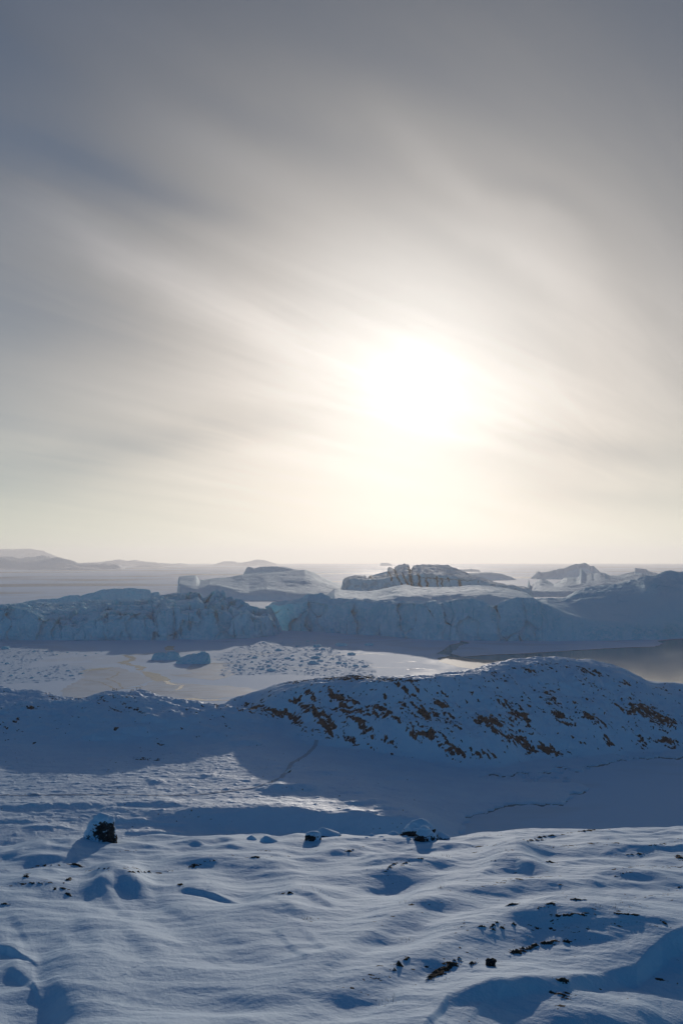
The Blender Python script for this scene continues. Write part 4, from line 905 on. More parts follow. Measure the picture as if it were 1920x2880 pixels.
for cx_, lo, hi in ((975, 0, 20), (1067, 0, 26), (1330, 38, 62), (1301, 44, 60), (1118, 20, 50), (1120, 48, 62), (1250, 40, 62), (846, 0, 28), (1005, 0, 30)):
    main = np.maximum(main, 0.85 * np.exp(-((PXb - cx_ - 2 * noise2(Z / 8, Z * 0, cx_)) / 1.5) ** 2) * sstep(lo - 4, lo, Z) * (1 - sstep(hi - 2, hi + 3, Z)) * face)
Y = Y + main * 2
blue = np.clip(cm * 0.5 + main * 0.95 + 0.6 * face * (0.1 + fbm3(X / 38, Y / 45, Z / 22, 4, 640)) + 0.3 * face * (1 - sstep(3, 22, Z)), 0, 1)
place_berg('iceberg', X, Y, Z, M_BERG, 'pale blue iceberg with a long sheer wall and a tall cleft, centre of the fjord', blue, crisp=True)

# -- smooth snow-covered berg, right
b3 = [(1490, 1803), (1530, 1803.5), (1593, 1803.5), (1718, 1802.5), (1792, 1800.5), (1868, 1799), (1920, 1795.5), (2300, 1785)]
bD3 = lambda x: float(np.interp(x, [p[0] for p in b3], [on_z(p[0], p[1]).y for p in b3]))
e1 = [(1490, 1715), (1510, 1700), (1538, 1708), (1569, 1722), (1593, 1733), (1654, 1745), (1746, 1752), (1800, 1756), (1868, 1762), (1920, 1764), (2300, 1764)]
e2 = [(1490, 1700), (1510, 1696), (1538, 1702), (1569, 1713), (1593, 1722), (1654, 1735), (1700, 1737), (1746, 1735), (1800, 1722), (1850, 1714), (1920, 1712), (2300, 1712)]
e3 = [(1490, 1694), (1510, 1690), (1538, 1686), (1569, 1692), (1587, 1692), (1610, 1690), (1660, 1682), (1703, 1678), (1746, 1674), (1800, 1660), (1820, 1655), (1850, 1668), (1920, 1660), (2300, 1660)]
e4 = [(1490, 1692), (1510, 1688), (1538, 1684), (1569, 1690), (1587, 1688), (1604, 1677), (1624, 1667), (1660, 1659), (1680, 1657), (1703, 1653), (1746, 1647), (1777, 1643), (1795, 1640), (1813, 1633), (1835, 1634), (1856, 1640), (1890, 1636), (1920, 1635), (2300, 1640)]
e5 = [(1490, 1692), (1587, 1689), (1604, 1679), (1660, 1662), (1746, 1650), (1790, 1640), (1813, 1632), (1835, 1629), (1856, 1618), (1865, 1613), (1878, 1610), (1885, 1612), (1899, 1615), (1920, 1616), (2300, 1616)]
c0 = [(x, bD3(x), None, -3) for x, _ in b3]
c1 = [(x, bD3(x) + 20, y) for x, y in e1]; c2 = [(x, bD3(x) + 70, y) for x, y in e2]; c3 = [(x, bD3(x) + 200, y) for x, y in e3]
c4 = [(x, bD3(x) + 290, y) for x, y in e4]; c5 = [(x, bD3(x) + 420, y) for x, y in e5]; c6 = off_curve(c5, 200, z=-3)
X, Y, Z, T, A = berg([c0, c1, c2, c3, c4, c5, c6], 1492, 2300, 800, [50, 50, 90, 80, 50, 10], mode='smooth', round_=4, closer=False, endw=0.006)
PXb, PYb = to_px(X, Y, Z)
rough_ = 0.35 + 0.65 * np.maximum(sstep(2.4, 3.2, T), 1 - sstep(0.6, 1.3, T))
nb = fbm3(X / 50, Y / 50, Z / 30, 4, 650); X2, Y2, Z2 = roughen(X, Y, Z, [(2.6, 38, 'f'), (1.4, 11, 'f')], 655)
X = X + (X2 - X) * rough_; Y = Y + (Y2 - Y) * rough_; Z = Z + (Z2 - Z) * rough_
pill = np.exp(-((PXb - 1805) / 12) ** 2) * np.exp(-((PYb - 1655) / 15) ** 2)                       # the buttress below the peak
Y = Y - pill * 26
Y, cm = cracks(X, Y, Z, 70, 0.02, 0.6, 660)
blue = np.clip(0.35 * (1 - sstep(0.7, 1.3, T)) + 0.3 * sstep(2.7, 3.3, T) * (1 - sstep(4, 4.4, T)) * (0.4 + nb) + cm * 0.5 * rough_, 0, 1)
place_berg('iceberg', X, Y, Z, M_BERG, 'large smooth snow-covered iceberg climbing to a dark peak at the right edge', blue)

# -- snowy apron and the dirty crag behind the wall berg
sk = [(880, 1672), (905, 1668), (940, 1658), (971, 1663), (1036, 1665), (1090, 1656), (1131, 1649), (1160, 1652), (1200, 1654), (1260, 1656), (1320, 1652), (1353, 1650), (1400, 1655), (1437, 1660), (1480, 1670), (1506, 1680), (1540, 1688)]
lo_ = [(x, y + np.interp(x, [880, 1000, 1200, 1300, 1540], [16, 22, 17, 16, 10])) for x, y in sk]
X, Y, Z, T, A = berg([[(x, 2300, None, -3) for x, _ in sk], [(x, 2330, None, 30) for x, y in lo_], [(x, 2480, y) for x, y in lo_], [(x, 2900, y - 0) for x, y in [(x, (y + yl) / 2 - 1) for (x, y), (_, yl) in zip(sk, lo_)]], S3(sk, 3250), [(x, 3400, None, -3) for x, _ in sk]],
                     884, 1538, 600, [4, 20, 90, 90, 10], mode='smooth', round_=8, endw=0.02)
Z = Z + (3.2 * fbm2(X / 110, Y / 130, 4, 670) + 1.2 * (ridge2(X / 40, Y / 60, 3, 671) - 1)) * sstep(3, 20, Z)
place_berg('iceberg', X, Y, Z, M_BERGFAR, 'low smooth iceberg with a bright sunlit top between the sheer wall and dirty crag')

sk = [(958, 1645), (963, 1634), (972, 1627), (982, 1623), (997, 1619), (1010, 1619), (1024, 1621), (1032, 1629), (1037, 1627), (1043, 1619), (1047, 1623), (1060, 1622), (1074, 1619), (1083, 1615), (1089, 1617), (1091, 1610), (1093, 1597), (1100, 1598), (1108, 1603), (1110, 1603), (1111, 1595), (1124, 1590), (1134, 1590), (1136, 1588), (1149, 1588), (1151, 1598), (1158, 1606), (1160, 1596), (1163, 1591), (1193, 1588), (1230, 1589.5), (1258, 1591), (1284, 1600), (1315, 1614), (1342, 1621), (1380, 1635), (1418, 1646), (1476, 1653), (1500, 1660)]
fy = [(958, 1652), (982, 1632), (1010, 1629), (1043, 1632), (1074, 1630), (1091, 1625), (1111, 1622), (1149, 1618), (1163, 1616), (1193, 1616), (1258, 1620), (1315, 1628), (1342, 1632), (1380, 1641), (1418, 1649), (1476, 1655), (1500, 1661)]
D0 = 3600
X, Y, Z, T, A = berg([[(x, D0 - 110, None, -3) for x, _ in sk], [(x, D0 - 80, None, 45) for x, _ in fy], S3(fy, D0 - 50), [(x, D0 + 520, y) for x, y in sk], [(x, D0 + 700, None, -3) for x, _ in sk]], 957, 1498, 900, [20, 90, 130, 20], endw=0.004)
PXb, PYb = to_px(X, Y, Z)
dgl = (PXb + (PYb - 1600) * -0.35)
gapv = np.zeros_like(X)
for cx_, wd_, lo, hi in ((1093, 2.2, 1595, 1650), (1112, 2.8, 1597, 1650), (1130, 2.5, 1612, 1648), (1152, 3.6, 1596, 1650), (1176, 3, 1612, 1652), (1196, 2.0, 1622, 1652), (1225, 2.0, 1622, 1655), (1238, 2.0, 1626, 1655), (1258, 1.6, 1626, 1648), (1288, 1.4, 1632, 1650), (1037, 2, 1622, 1632), (1340, 1.2, 1634, 1644)):
    xx = cx_ + (PYb - 1610) * (0.45 if cx_ < 1150 else 0.15) + 3.5 * noise2(PYb / 9, PYb * 0, int(cx_))
    gapv = np.maximum(gapv, np.exp(-((PXb - xx) / wd_) ** 2) * sstep(lo - 3, lo + 3, PYb) * (1 - sstep(hi - 4, hi + 4, PYb)))
Y = Y + gapv * 16
X, Y, Z = roughen(X, Y, Z, [(4.0, 60, 'f'), (2.0, 22, 'f'), (2.0, 40, 'v')], 680)
hb = np.exp(-((PYb - (1626 + 0.05 * (PXb - 1200) + 2 * noise2(PXb / 12, PXb * 0, 3))) / 1.5) ** 2) * sstep(1170, 1190, PXb) * (1 - sstep(1320, 1345, PXb))
dirt = np.clip(gapv * 1.0 + hb * 0.75 + 0.55 * sstep(0.15, 0.5, fbm3(X / 26, Y / 40, Z / 60, 4, 690)) * sstep(1630, 1615, PYb) * (PXb < 1060) + 0.30 * sstep(0.1, 0.5, fbm3(X / 20, Y / 30, Z / 20, 4, 691)), 0, 1)
place_berg('iceberg', X, Y, Z, M_CRAG, 'craggy grey iceberg with split pinnacles and dirty cracks, tallest behind the sheer wall', gapv * 0.3, dirt)
sk = [(1015, 1632), (1032, 1624), (1060, 1614), (1089, 1607), (1110, 1612), (1130, 1625)]
X, Y, Z, T, A = berg([[(x, 4500, None, -3) for x, _ in sk], S3(sk, 4600), [(x, 4750, None, -3) for x, _ in sk]], 1014, 1132, 120, [30, 12], mode='linear', endw=0.008)
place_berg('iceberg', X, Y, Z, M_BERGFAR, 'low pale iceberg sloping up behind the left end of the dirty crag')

# -- square-ended dome, left of centre
D0 = 4500
sk = [(500, 1640), (501, 1626), (506, 1624), (525, 1621), (545, 1620), (552, 1622), (556, 1627), (561, 1634), (584, 1633), (617, 1627), (655, 1624), (681, 1617), (700, 1615), (744, 1611), (783, 1608), (820, 1606), (857, 1604), (880, 1612), (900, 1624), (930, 1636), (960, 1649), (985, 1660)]
hp_ = [(500, 1650), (501, 1640), (556, 1655), (575, 1653), (590, 1646), (620, 1648), (650, 1655), (680, 1661), (700, 1662), (715, 1659), (740, 1657), (780, 1658), (830, 1664), (900, 1668), (985, 1675)]
dp_ = [(x, y + 3) for x, y in [(500, 1648), (501, 1640), (556, 1650), (590, 1643), (650, 1652), (700, 1657), (750, 1650), (830, 1652), (900, 1655), (985, 1668)]]
X, Y, Z, T, A = berg([[(x, 3720, None, -3) for x, _ in sk], [(x, 3750, None, 22) for x, _ in sk], S3(hp_, 3830), S3(dp_, 3960), S3(sk, D0 + 60), [(x, D0 + 260, None, -3) for x, _ in sk]], 500, 984, 620, [10, 40, 40, 80, 12], mode='smooth', round_=1, endw=0.0015)
X, Y, Z = roughen(X, Y, Z, [(4, 150, 'f'), (1.3, 40, 'f')], 700)
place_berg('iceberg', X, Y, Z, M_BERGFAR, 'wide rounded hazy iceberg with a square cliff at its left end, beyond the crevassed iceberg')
sk = [(668, 1623), (680, 1612), (690, 1603), (696, 1598), (705, 1598), (715, 1601), (731, 1597), (765, 1596), (800, 1598), (826, 1603), (860, 1608), (888, 1615), (915, 1628)]
X, Y, Z, T, A = berg([[(x, 5600, None, -3) for x, _ in sk], [(x, 5640, y + 8) for x, y in sk], S3(sk, 5800), [(x, 6000, None, -3) for x, _ in sk]], 666, 916, 260, [20, 40, 12], mode='smooth', endw=0.01)
X, Y, Z = roughen(X, Y, Z, [(4, 110, 'f'), (2, 40, 'f')], 710)
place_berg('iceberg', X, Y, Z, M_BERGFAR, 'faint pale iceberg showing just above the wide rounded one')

# -- right background
D0 = 4600
sk = [(1440, 1675), (1470, 1660), (1481, 1652), (1484, 1648), (1485, 1632), (1487, 1629), (1489, 1641), (1492, 1648), (1498, 1642), (1506, 1634), (1516, 1629), (1524, 1628), (1535, 1631), (1556, 1640), (1570, 1635), (1585, 1626), (1593, 1623), (1612, 1623), (1620, 1625), (1627, 1620), (1633, 1597), (1637, 1600), (1645, 1608), (1648, 1611), (1663, 1609), (1668, 1613), (1688, 1608), (1700, 1610), (1708, 1616), (1715, 1619), (1746, 1621), (1775, 1616), (1804, 1614), (1813, 1618), (1844, 1624), (1900, 1630), (1960, 1635)]
f2_ = [(x, y + 14) for x, y in sk]
X, Y, Z, T, A = berg([[(x, D0 - 500, None, -3) for x, _ in sk], [(x, D0 - 420, None, 22) for x, _ in sk], [(x, D0 - 180, min(y + 20, 1690)) for x, y in [(x, float(np.interp(x, [1440, 1556, 1593, 1700, 1960], [1672, 1638, 1630, 1618, 1632]))) for x, _ in sk]], S3(sk, D0 + 450), [(x, D0 + 650, None, -3) for x, _ in sk]],
                     1442, 1958, 620, [10, 60, 90, 12], endw=0.004)
X, Y, Z = roughen(X, Y, Z, [(5, 140, 'f'), (2.2, 40, 'f')], 720)
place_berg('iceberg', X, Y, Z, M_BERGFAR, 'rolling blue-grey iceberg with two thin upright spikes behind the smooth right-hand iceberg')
sk = [(1478, 1636), (1494, 1626), (1504, 1615), (1513, 1608), (1521, 1611), (1529, 1610), (1543, 1606), (1556, 1602), (1562, 1602), (1570, 1598), (1584, 1597), (1600, 1591), (1612, 1587), (1620, 1584), (1625, 1585), (1642, 1582), (1649, 1585), (1660, 1592), (1669, 1591), (1678, 1599), (1686, 1607), (1710, 1618), (1730, 1626)]
X, Y, Z, T, A = berg([[(x, 7900, None, -3) for x, _ in sk], [(x, 7960, y + 14) for x, y in sk], S3(sk, 8100), [(x, 8400, None, -3) for x, _ in sk]], 1476, 1732, 260, [30, 60, 12], endw=0.006)
X, Y, Z = roughen(X, Y, Z, [(7, 160, 'f'), (3, 60, 'f')], 730)
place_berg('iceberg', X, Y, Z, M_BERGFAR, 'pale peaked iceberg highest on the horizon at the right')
sk = [(1725, 1622), (1737, 1618), (1760, 1612), (1780, 1608), (1784, 1607), (1786, 1598), (1790, 1599), (1796, 1600), (1816, 1601), (1825, 1607), (1840, 1610), (1859, 1615), (1880, 1620)]
X, Y, Z, T, A = berg([[(x, 6900, None, -3) for x, _ in sk], [(x, 6940, y + 9) for x, y in sk], S3(sk, 7050), [(x, 7300, None, -3) for x, _ in sk]], 1724, 1882, 200, [20, 40, 12], endw=0.004)
X, Y, Z = roughen(X, Y, Z, [(3, 100, 'f')], 740)
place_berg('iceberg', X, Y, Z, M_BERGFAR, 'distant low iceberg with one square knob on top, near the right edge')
sk = [(1275, 1620), (1300, 1612), (1345, 1610), (1380, 1610), (1411, 1615), (1430, 1621), (1449, 1627), (1455, 1630)]
X, Y, Z, T, A = berg([[(x, 7500, None, -3) for x, _ in sk], [(x, 7540, y + 6) for x, y in sk], S3(sk, 7700), [(x, 7900, None, -3) for x, _ in sk]], 1274, 1455, 180, [20, 30, 12], mode='smooth', endw=0.006)
X, Y, Z = roughen(X, Y, Z, [(2.5, 90, 'f')], 750)
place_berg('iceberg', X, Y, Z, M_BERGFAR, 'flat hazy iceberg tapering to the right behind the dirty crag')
sk = [(1268, 1598), (1275, 1600), (1300, 1602), (1320, 1601), (1325, 1599), (1328, 1601), (1345, 1602), (1352, 1606)]
X, Y, Z, T, A = berg([[(x, 13000, None, -3) for x, _ in sk], S3(sk, 13100), [(x, 13500, None, -3) for x, _ in sk]], 1266, 1352, 90, [30, 12], endw=0.002)
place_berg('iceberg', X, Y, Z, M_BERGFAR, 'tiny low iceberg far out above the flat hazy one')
sk = [(1068, 1590), (1070, 1583), (1090, 1583), (1096, 1585), (1101, 1588), (1104, 1590)]
X, Y, Z, T, A = berg([[(x, 27000, None, -3) for x, _ in sk], S3(sk, 27100), [(x, 27600, None, -3) for x, _ in sk]], 1068, 1104, 60, [30, 12], endw=0.001)
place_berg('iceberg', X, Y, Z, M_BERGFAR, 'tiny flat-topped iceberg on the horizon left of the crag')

# -- two small bergs frozen into the fjord ice
def small_berg(sk, basey, depth, seed, label):
    D = on_z(sk[0][0], basey).y; x0, x1 = sk[0][0], sk[-1][0]
    X, Y, Z, T, A = berg([[(x, D, None, -2) for x, _ in sk], [(x, D + depth * .25, None, max(0.5, 0.55 * station((x, D + depth * .6, y))[2])) for x, y in sk], S3(sk, D + depth * .6), [(x, D + depth, None, -2) for x, _ in sk]], x0, x1, 200, [40, 50, 20], endw=0.003)
    X, Y, Z = roughen(X, Y, Z, [(1.3, 12, 'f'), (0.8, 5, 'f'), (0.8, 8, 'r')], seed)
    place_berg('iceberg', X, Y, Z, M_BERG, label, 0.3 + 0.3 * fbm3(X / 8, Y / 8, Z / 8, 3, seed))
small_berg([(422, 1856), (430, 1845), (436, 1839), (446, 1836), (460, 1835), (467, 1839), (474, 1835), (482, 1832), (490, 1833), (500, 1835), (511, 1841), (514, 1848)], 1857, 26, 800, 'small blue iceberg frozen in the flat fjord ice, left one of the pair')
small_berg([(492, 1866), (500, 1856), (513, 1847), (525, 1842), (545, 1837), (552, 1840), (566, 1834), (576, 1832), (580, 1838), (585, 1840), (590, 1848), (596, 1862)], 1868, 26, 810, 'small blue iceberg with pointed right shoulder, right one of the pair in the ice')

# -- ice lumps
def lump_mesh(seed):
    n1, n2 = 28, 14
    ph = np.linspace(0, 2 * math.pi, n1); th_ = np.linspace(0, math.pi / 2, n2)
    P, Q = np.meshgrid(ph, th_)
    r = 1 + 0.35 * fbm3(np.cos(P) * np.cos(Q) * 1.6 + seed, np.sin(P) * np.cos(Q) * 1.6, np.sin(Q) * 1.6 + seed, 3, seed)
    r[:, -1] = r[:, 0]; r[-1, :] = r[-1, 0]
    X = r * np.cos(P) * np.cos(Q); Y = r * np.sin(P) * np.cos(Q); Z = r * np.sin(Q) - 0.08
    return grid_mesh('ice_block', X, Y, Z, {'blue': np.full(X.shape, 0.3), 'dirt': np.zeros_like(X)})
lumps = [lump_mesh(s) for s in range(6)]
for m_ in lumps: m_.materials.append(M_BERG); m_.polygons.foreach_set('use_smooth', np.ones(len(m_.polygons), bool))
def px_zoom(x, y): return 600 + x * 0.408, 1780 + y * 0.408
big_l = [(712, 98, 60), (705, 178, 60), (688, 215, 78), (725, 152, 44), (400, 264, 68), (380, 234, 38), (445, 124, 44), (512, 181, 44), (282, 176, 42), (372, 204, 38), (1070, 88, 56), (1040, 236, 44), (880, 92, 80), (950, 152, 56), (980, 232, 40), (545, 191, 28), (752, 118, 40), (708, 118, 40), (738, 198, 44), (862, 212, 40)]
sml_l = [(345, 72, 24), (378, 139, 24), (155, 231, 26), (180, 261, 32), (170, 204, 22), (190, 240, 26), (272, 246, 24), (315, 237, 26), (335, 255, 34), (440, 241, 18), (485, 221, 18), (420, 185, 28), (543, 162, 22), (598, 173, 18), (610, 200, 26), (520, 122, 20), (120, 167, 24), (245, 168, 24), (265, 205, 24),
         (650, 190, 20), (575, 95, 18), (470, 150, 18), (600, 225, 30), (940, 238, 24), (815, 120, 26), (650, 60, 24), (700, 58, 20), (570, 135, 16), (1010, 200, 20), (770, 225, 24), (640, 120, 22), (820, 180, 26), (905, 215, 28), (500, 255, 24), (560, 262, 22)]
left_l = [(12, 1826, 24), (95, 1834, 10), (130, 1834, 8), (80, 1840, 9), (215, 1840, 6), (270, 1839, 7), (285, 1834, 5), (20, 1868, 12), (36, 1874, 8), (6, 1864, 8), (110, 1893, 9), (160, 1885, 9), (190, 1888, 10), (8, 1890, 9), (65, 1895, 10), (128, 1903, 12), (60, 1880, 8), (145, 1832, 7), (30, 1902, 12), (90, 1908, 12), (200, 1902, 14), (225, 1896, 12),
          (40, 1848, 8), (160, 1842, 7), (190, 1836, 8), (240, 1845, 7), (100, 1858, 7), (60, 1856, 6)]
pts = [px_zoom(x, y) + (w_ * 0.408, 'rubble right of the pair of small icebergs') for x, y, w_ in big_l + sml_l] + [(x, y, w_, 'flat ice at the left edge of the fjord') for x, y, w_ in left_l]
for i, (px, py, wpx, where) in enumerate(pts):
    p = on_z(px, py); r_ = wpx / FPX * p.y / 2
    o = bpy.data.objects.new('ice_block', lumps[i % 6]); COL.objects.link(o); o.location = (p.x, p.y + r_ * 0.5, 0)
    o.rotation_euler = (0, 0, random.uniform(0, 6.28)); o.scale = (r_, r_ * random.uniform(0.8, 1.1), r_ * random.uniform(0.45, 0.65))
    own = {(712, 98): 'broad ice block at the far end of the row of blocks in the brash ice', (688, 215): 'widest ice block, nearest of the close row of blocks in the brash ice', (705, 178): 'broad ice block just behind the widest one in the brash ice',
           (725, 152): 'narrow taller ice block third from the front in the close row of blocks', (400, 264): 'broad ice block at the near edge of the brash ice, left of the row', (380, 234): 'small ice block just behind the broad one at the near edge of the brash ice',
           (445, 124): 'ice block standing alone in the upper left of the brash ice', (512, 181): 'flat ice block halfway between the lone block and the widest block', (282, 176): 'ice block nearest to the right side of the two small icebergs', (880, 92): 'largest shaded ice block near the foot of the sheer ice wall',
           (1070, 88): 'rightmost shaded ice block near the foot of the sheer ice wall', (1040, 236): 'rightmost ice block in the brash ice, at the edge of the smooth ice'}
    lab = grp = None
    for (zx, zy), t_ in own.items():
        if where.startswith('rubble') and abs(px - (600 + zx * 0.408)) < 0.01 and abs(py - (1780 + zy * 0.408)) < 0.01: lab = t_
    if lab: grp = 'ice blocks scattered over the fjord ice on the right of the small icebergs'
    elif (px, py) == (12, 1826): lab = 'blue ice block alone at the left edge of the fjord, below the crevassed iceberg'
    elif where.startswith('rubble'): lab, grp = 'low grey ice chunk in the brash ice right of the two small icebergs', 'ice blocks scattered over the fjord ice on the right of the small icebergs'
    else: lab, grp = 'small grey ice chunk lying on the flat fjord ice near the left edge', 'ice blocks scattered over the fjord ice at the left edge'
    tag(o, lab, 'ice block', grp)

# -- brash ice fields (countless small pieces)
def rubble(name, ring, label, seed, h0=0.42):
    P = [on_z(*p) for p in ring]; xs = [p.x for p in P]; ys = [p.y for p in P]
    nx, ny = 420, 420; X, Y = np.meshgrid(np.linspace(min(xs), max(xs), nx), np.linspace(min(ys), max(ys), ny))
    ins = np.zeros(X.shape, bool); wx = X + 9 * fbm2(X / 16, Y / 22, 4, seed + 9); wy = Y + 16 * fbm2(X / 20, Y / 30, 4, seed + 8)
    for i in range(len(P)):
        a_, b_ = P[i], P[(i + 1) % len(P)]
        cnd = ((a_.y > wy) != (b_.y > wy)) & (wx < (b_.x - a_.x) * (wy - a_.y) / (b_.y - a_.y + 1e-9) + a_.x); ins ^= cnd
    f1, f2, idr, _, _ = worley2(X / 2.3, Y / 3.4, seed); g1_, g2_, idg, _, _ = worley2(X / 5.0, Y / 6.5, seed + 1)
    Z = np.maximum((idr - 0.35), 0) * sstep(0, .35, f2 - f1) * h0 * 1.3 + (idg > 0.86) * sstep(0.05, .5, g2_ - g1_) * h0 * 1.8 - 0.05
    Z = np.where(ins, Z, -0.3)
    kp = fm(ins.astype(float)) > 0
    o = link(name, grid_mesh(name, X, Y, Z, None, kp), M_RUBBLE); tag(o, label, 'brash ice', kind='stuff'); return o
rubble('brash_ice', [(600, 1850), (640, 1830), (700, 1812), (760, 1806), (860, 1806), (905, 1815), (950, 1830), (970, 1850), (1040, 1862), (1048, 1880), (1060, 1896), (950, 1904), (860, 1900), (720, 1898), (610, 1900), (640, 1870)], 'broad field of broken brash ice between the small icebergs and the rocky hill', 901)
rubble('brash_ice', [(-150, 1810), (0, 1810), (60, 1812), (110, 1830), (180, 1832), (130, 1850), (60, 1880), (180, 1868), (245, 1880), (255, 1888), (190, 1905), (220, 1912), (120, 1920), (0, 1925), (-150, 1925)], 'field of fine broken brash ice at the left edge of the fjord', 905, 0.38)

# ------------------------------------------------------------------ far coast
def hill(sk, D, depth, seed):
    X, Y, Z, T, A = berg([[(x, D - depth * .5, None, -3) for x, _ in sk], [(x, D - depth * .2, None, 0.45 * max(station((x, D, y))[2], 5)) for x, y in sk], S3(sk, D), [(x, D + depth, None, -3) for x, _ in sk]], sk[0][0], sk[-1][0], 260, [20, 40, 10], mode='smooth', endw=0.004, closel=sk[0][0] > -200)
    X, Y, Z = roughen(X, Y, Z, [(depth * 0.012, depth * 0.25, 'f'), (depth * 0.006, depth * 0.08, 'f')], seed)
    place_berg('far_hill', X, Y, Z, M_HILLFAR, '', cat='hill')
hill([(-300, 1566), (0, 1568), (31, 1575), (70, 1577), (122, 1573), (147, 1569), (171, 1570), (199, 1575), (220, 1583), (245, 1585), (285, 1587), (289, 1584), (303, 1588), (334, 1589), (352, 1599)], 17000, 2500, 1001)
hill([(-300, 1560), (0, 1567), (34, 1566), (55, 1571), (77, 1567), (100, 1565), (122, 1564), (138, 1569), (160, 1580), (180, 1592)], 19500, 2500, 1002)
hill([(-300, 1550), (0, 1548), (61, 1545), (92, 1546), (122, 1553), (153, 1564), (180, 1574), (220, 1588)], 33000, 4000, 1003)
hill([(215, 1592), (240, 1581), (306, 1578), (325, 1574), (337, 1572), (352, 1576), (376, 1577), (395, 1583), (428, 1585), (480, 1587), (540, 1592)], 27000, 3000, 1004)
hill([(375, 1596), (395, 1592), (410, 1590), (428, 1591), (450, 1594), (470, 1596)], 22000, 1500, 1005)
hill([(596, 1592), (610, 1587), (624, 1583), (650, 1581), (668, 1584), (688, 1582), (705, 1579), (723, 1575), (735, 1577), (744, 1579), (767, 1585), (786, 1592)], 29000, 3000, 1006)

# ------------------------------------------------------------------ boulders
def boulder(outline, base, apex_h, label, seed, D=None, cap=0.35, rockbias=0.0, group=None, deep=0.75, snowside=None, rgh=1.0, drop=0.0, name='boulder'):
    """outline: list of (fraction of height, left px, right px) measured on the photograph; base: (px, py) of the foot"""
    p = hit_fore(*base) if D is None else at(base[0], base[1], D)
    if D is not None: p.z = fore_z(p.x, p.y)
    s_ = p.y / FPX
    hs = np.array([o_[0] for o_ in outline]); Ls = np.array([(o_[1] - base[0]) * s_ for o_ in outline]); Rs = np.array([(o_[2] - base[0]) * s_ for o_ in outline])
    H = CAMZ + slope_of(base[0], base[1] - apex_h)[1] * p.y - p.z if D is not None else apex_h * s_; n1, n2 = 96, 64
    hv = np.concatenate([np.linspace(-0.35, 0, 8, endpoint=False), 1 - (1 - np.linspace(0, 1, n2 - 8)) ** 1.7])
    L = np.interp(hv, hs, Ls); R_ = np.interp(hv, hs, Rs); L = smooth1(L, 2); R_ = smooth1(R_, 2); L[-1] = R_[-1] = (L[-1] + R_[-1]) / 2
    cx_ = (L + R_) / 2; rx = (R_ - L) / 2
    ph = np.linspace(0, 2 * math.pi, n1)
    X = cx_[:, None] + rx[:, None] * np.cos(ph)[None]; Y = (rx[:, None] * deep) * np.sin(ph)[None] + 0 * X; Z = hv[:, None] * H + 0 * X
    sc = max(H, 0.3)
    up0 = np.abs(grid_normals(X, Y, Z)[..., 2]); up0[:, 0] = up0[:, 1]; up0[:, -1] = up0[:, 1]; up0[-1, :] = 1
    d = rgh * 0.05 * sc * fbm3(X / sc * 2.5 + seed, Y / sc * 2.5, Z / sc * 2.5, 4, seed) + rgh * 0.03 * sc * (1 - 2 * np.abs(fbm3(X / sc * 4 + seed, Y / sc * 4, Z / sc * 4, 3, seed + 3)))
    d[:, -1] = d[:, 0]; d[-1, :] = 0
    X = X + np.cos(ph)[None] * d; Y = Y + np.sin(ph)[None] * d
    nn = -grid_normals(X, Y, Z); nn[:, -1] = nn[:, 0]
    up = 0.75 * up0 + 0.25 * np.abs(nn[..., 2])
    rock = 0.75 + rockbias - 0.95 * sstep(0.25, 0.6, up) - 0.4 * sstep(1 - cap, 1.0, hv)[:, None] + 0.30 * fbm3(X / sc * 1.6 + seed, Y / sc * 1.6, Z / sc * 1.6, 3, seed + 7)
    if snowside is not None: rock = rock - 0.42 * sstep(snowside[0], snowside[1], X / (rx.max() + 1e-6)) * (0.6 + 0.3 * fbm3(X / sc * 4, Y / sc * 4, Z / sc * 4, 3, seed + 8))
    rock[:, -1] = rock[:, 0]; rock[-1, :] = rock[-1].mean()
    o = link(name, grid_mesh(name, X, Y, Z, {'rock': np.clip(rock, 0, 1)}), M_BOULDER); o.location = (p.x, p.y + deep * float(rx.max()) * 0.3, p.z - drop)
    return tag(o, label, 'boulder', group)
boulder([(-.35, 230, 326), (0, 233, 323), (.2, 238, 320), (.4, 245, 317), (.6, 253, 316), (.75, 259, 312), (.86, 264, 304), (.95, 269, 290), (1, 273, 276)], (280, 2362), 71, 'big upright dark boulder with a snowy left flank standing on the brow at the left', 21, cap=0.3, snowside=(0.35, -0.6), rockbias=0.06, D=None, rgh=1.6)
boulder([(-.3, 1128, 1222), (0, 1131, 1221), (.3, 1136, 1222), (.55, 1146, 1216), (.8, 1160, 1204), (.93, 1172, 1194), (1, 1180, 1186)], (1176, 2349), 42, 'widest of the snow-capped boulders right of centre, rear one of the overlapping pair', 22, D=None, cap=0.45, rockbias=0.12, rgh=1.8)
boulder([(-.3, 1163, 1234), (0, 1166, 1230), (.4, 1170, 1224), (.7, 1175, 1210), (.9, 1184, 1202), (1, 1190, 1194)], (1196, 2365), 38, 'rounded snow-plastered boulder in front of the widest one right of centre', 23, D=None, cap=0.6, rockbias=0.02, rgh=1.8)
boulder([(-.3, 855, 905), (0, 857, 903), (.5, 858, 902), (.8, 862, 898), (.95, 872, 892), (1, 878, 884)], (880, 2364), 23, 'squarish snow-capped boulder with a black left face near the middle of the brow', 24, D=None, cap=0.4, snowside=(-0.75, -0.4), rockbias=0.12)
boulder([(-.3, 888, 958), (0, 890, 955), (.4, 892, 938), (.8, 898, 920), (1, 906, 910)], (918, 2347), 16, 'low boulder buried in a tapering snow drift behind the squarish one', 25, D=None, cap=0.8, rockbias=-0.1)
boulder([(-.3, 1088, 1128), (0, 1090, 1124), (.5, 1094, 1118), (1, 1104, 1108)], (1108, 2350), 10, 'small snow-capped boulder on the brow just left of the overlapping pair', 26, D=None, cap=0.6)
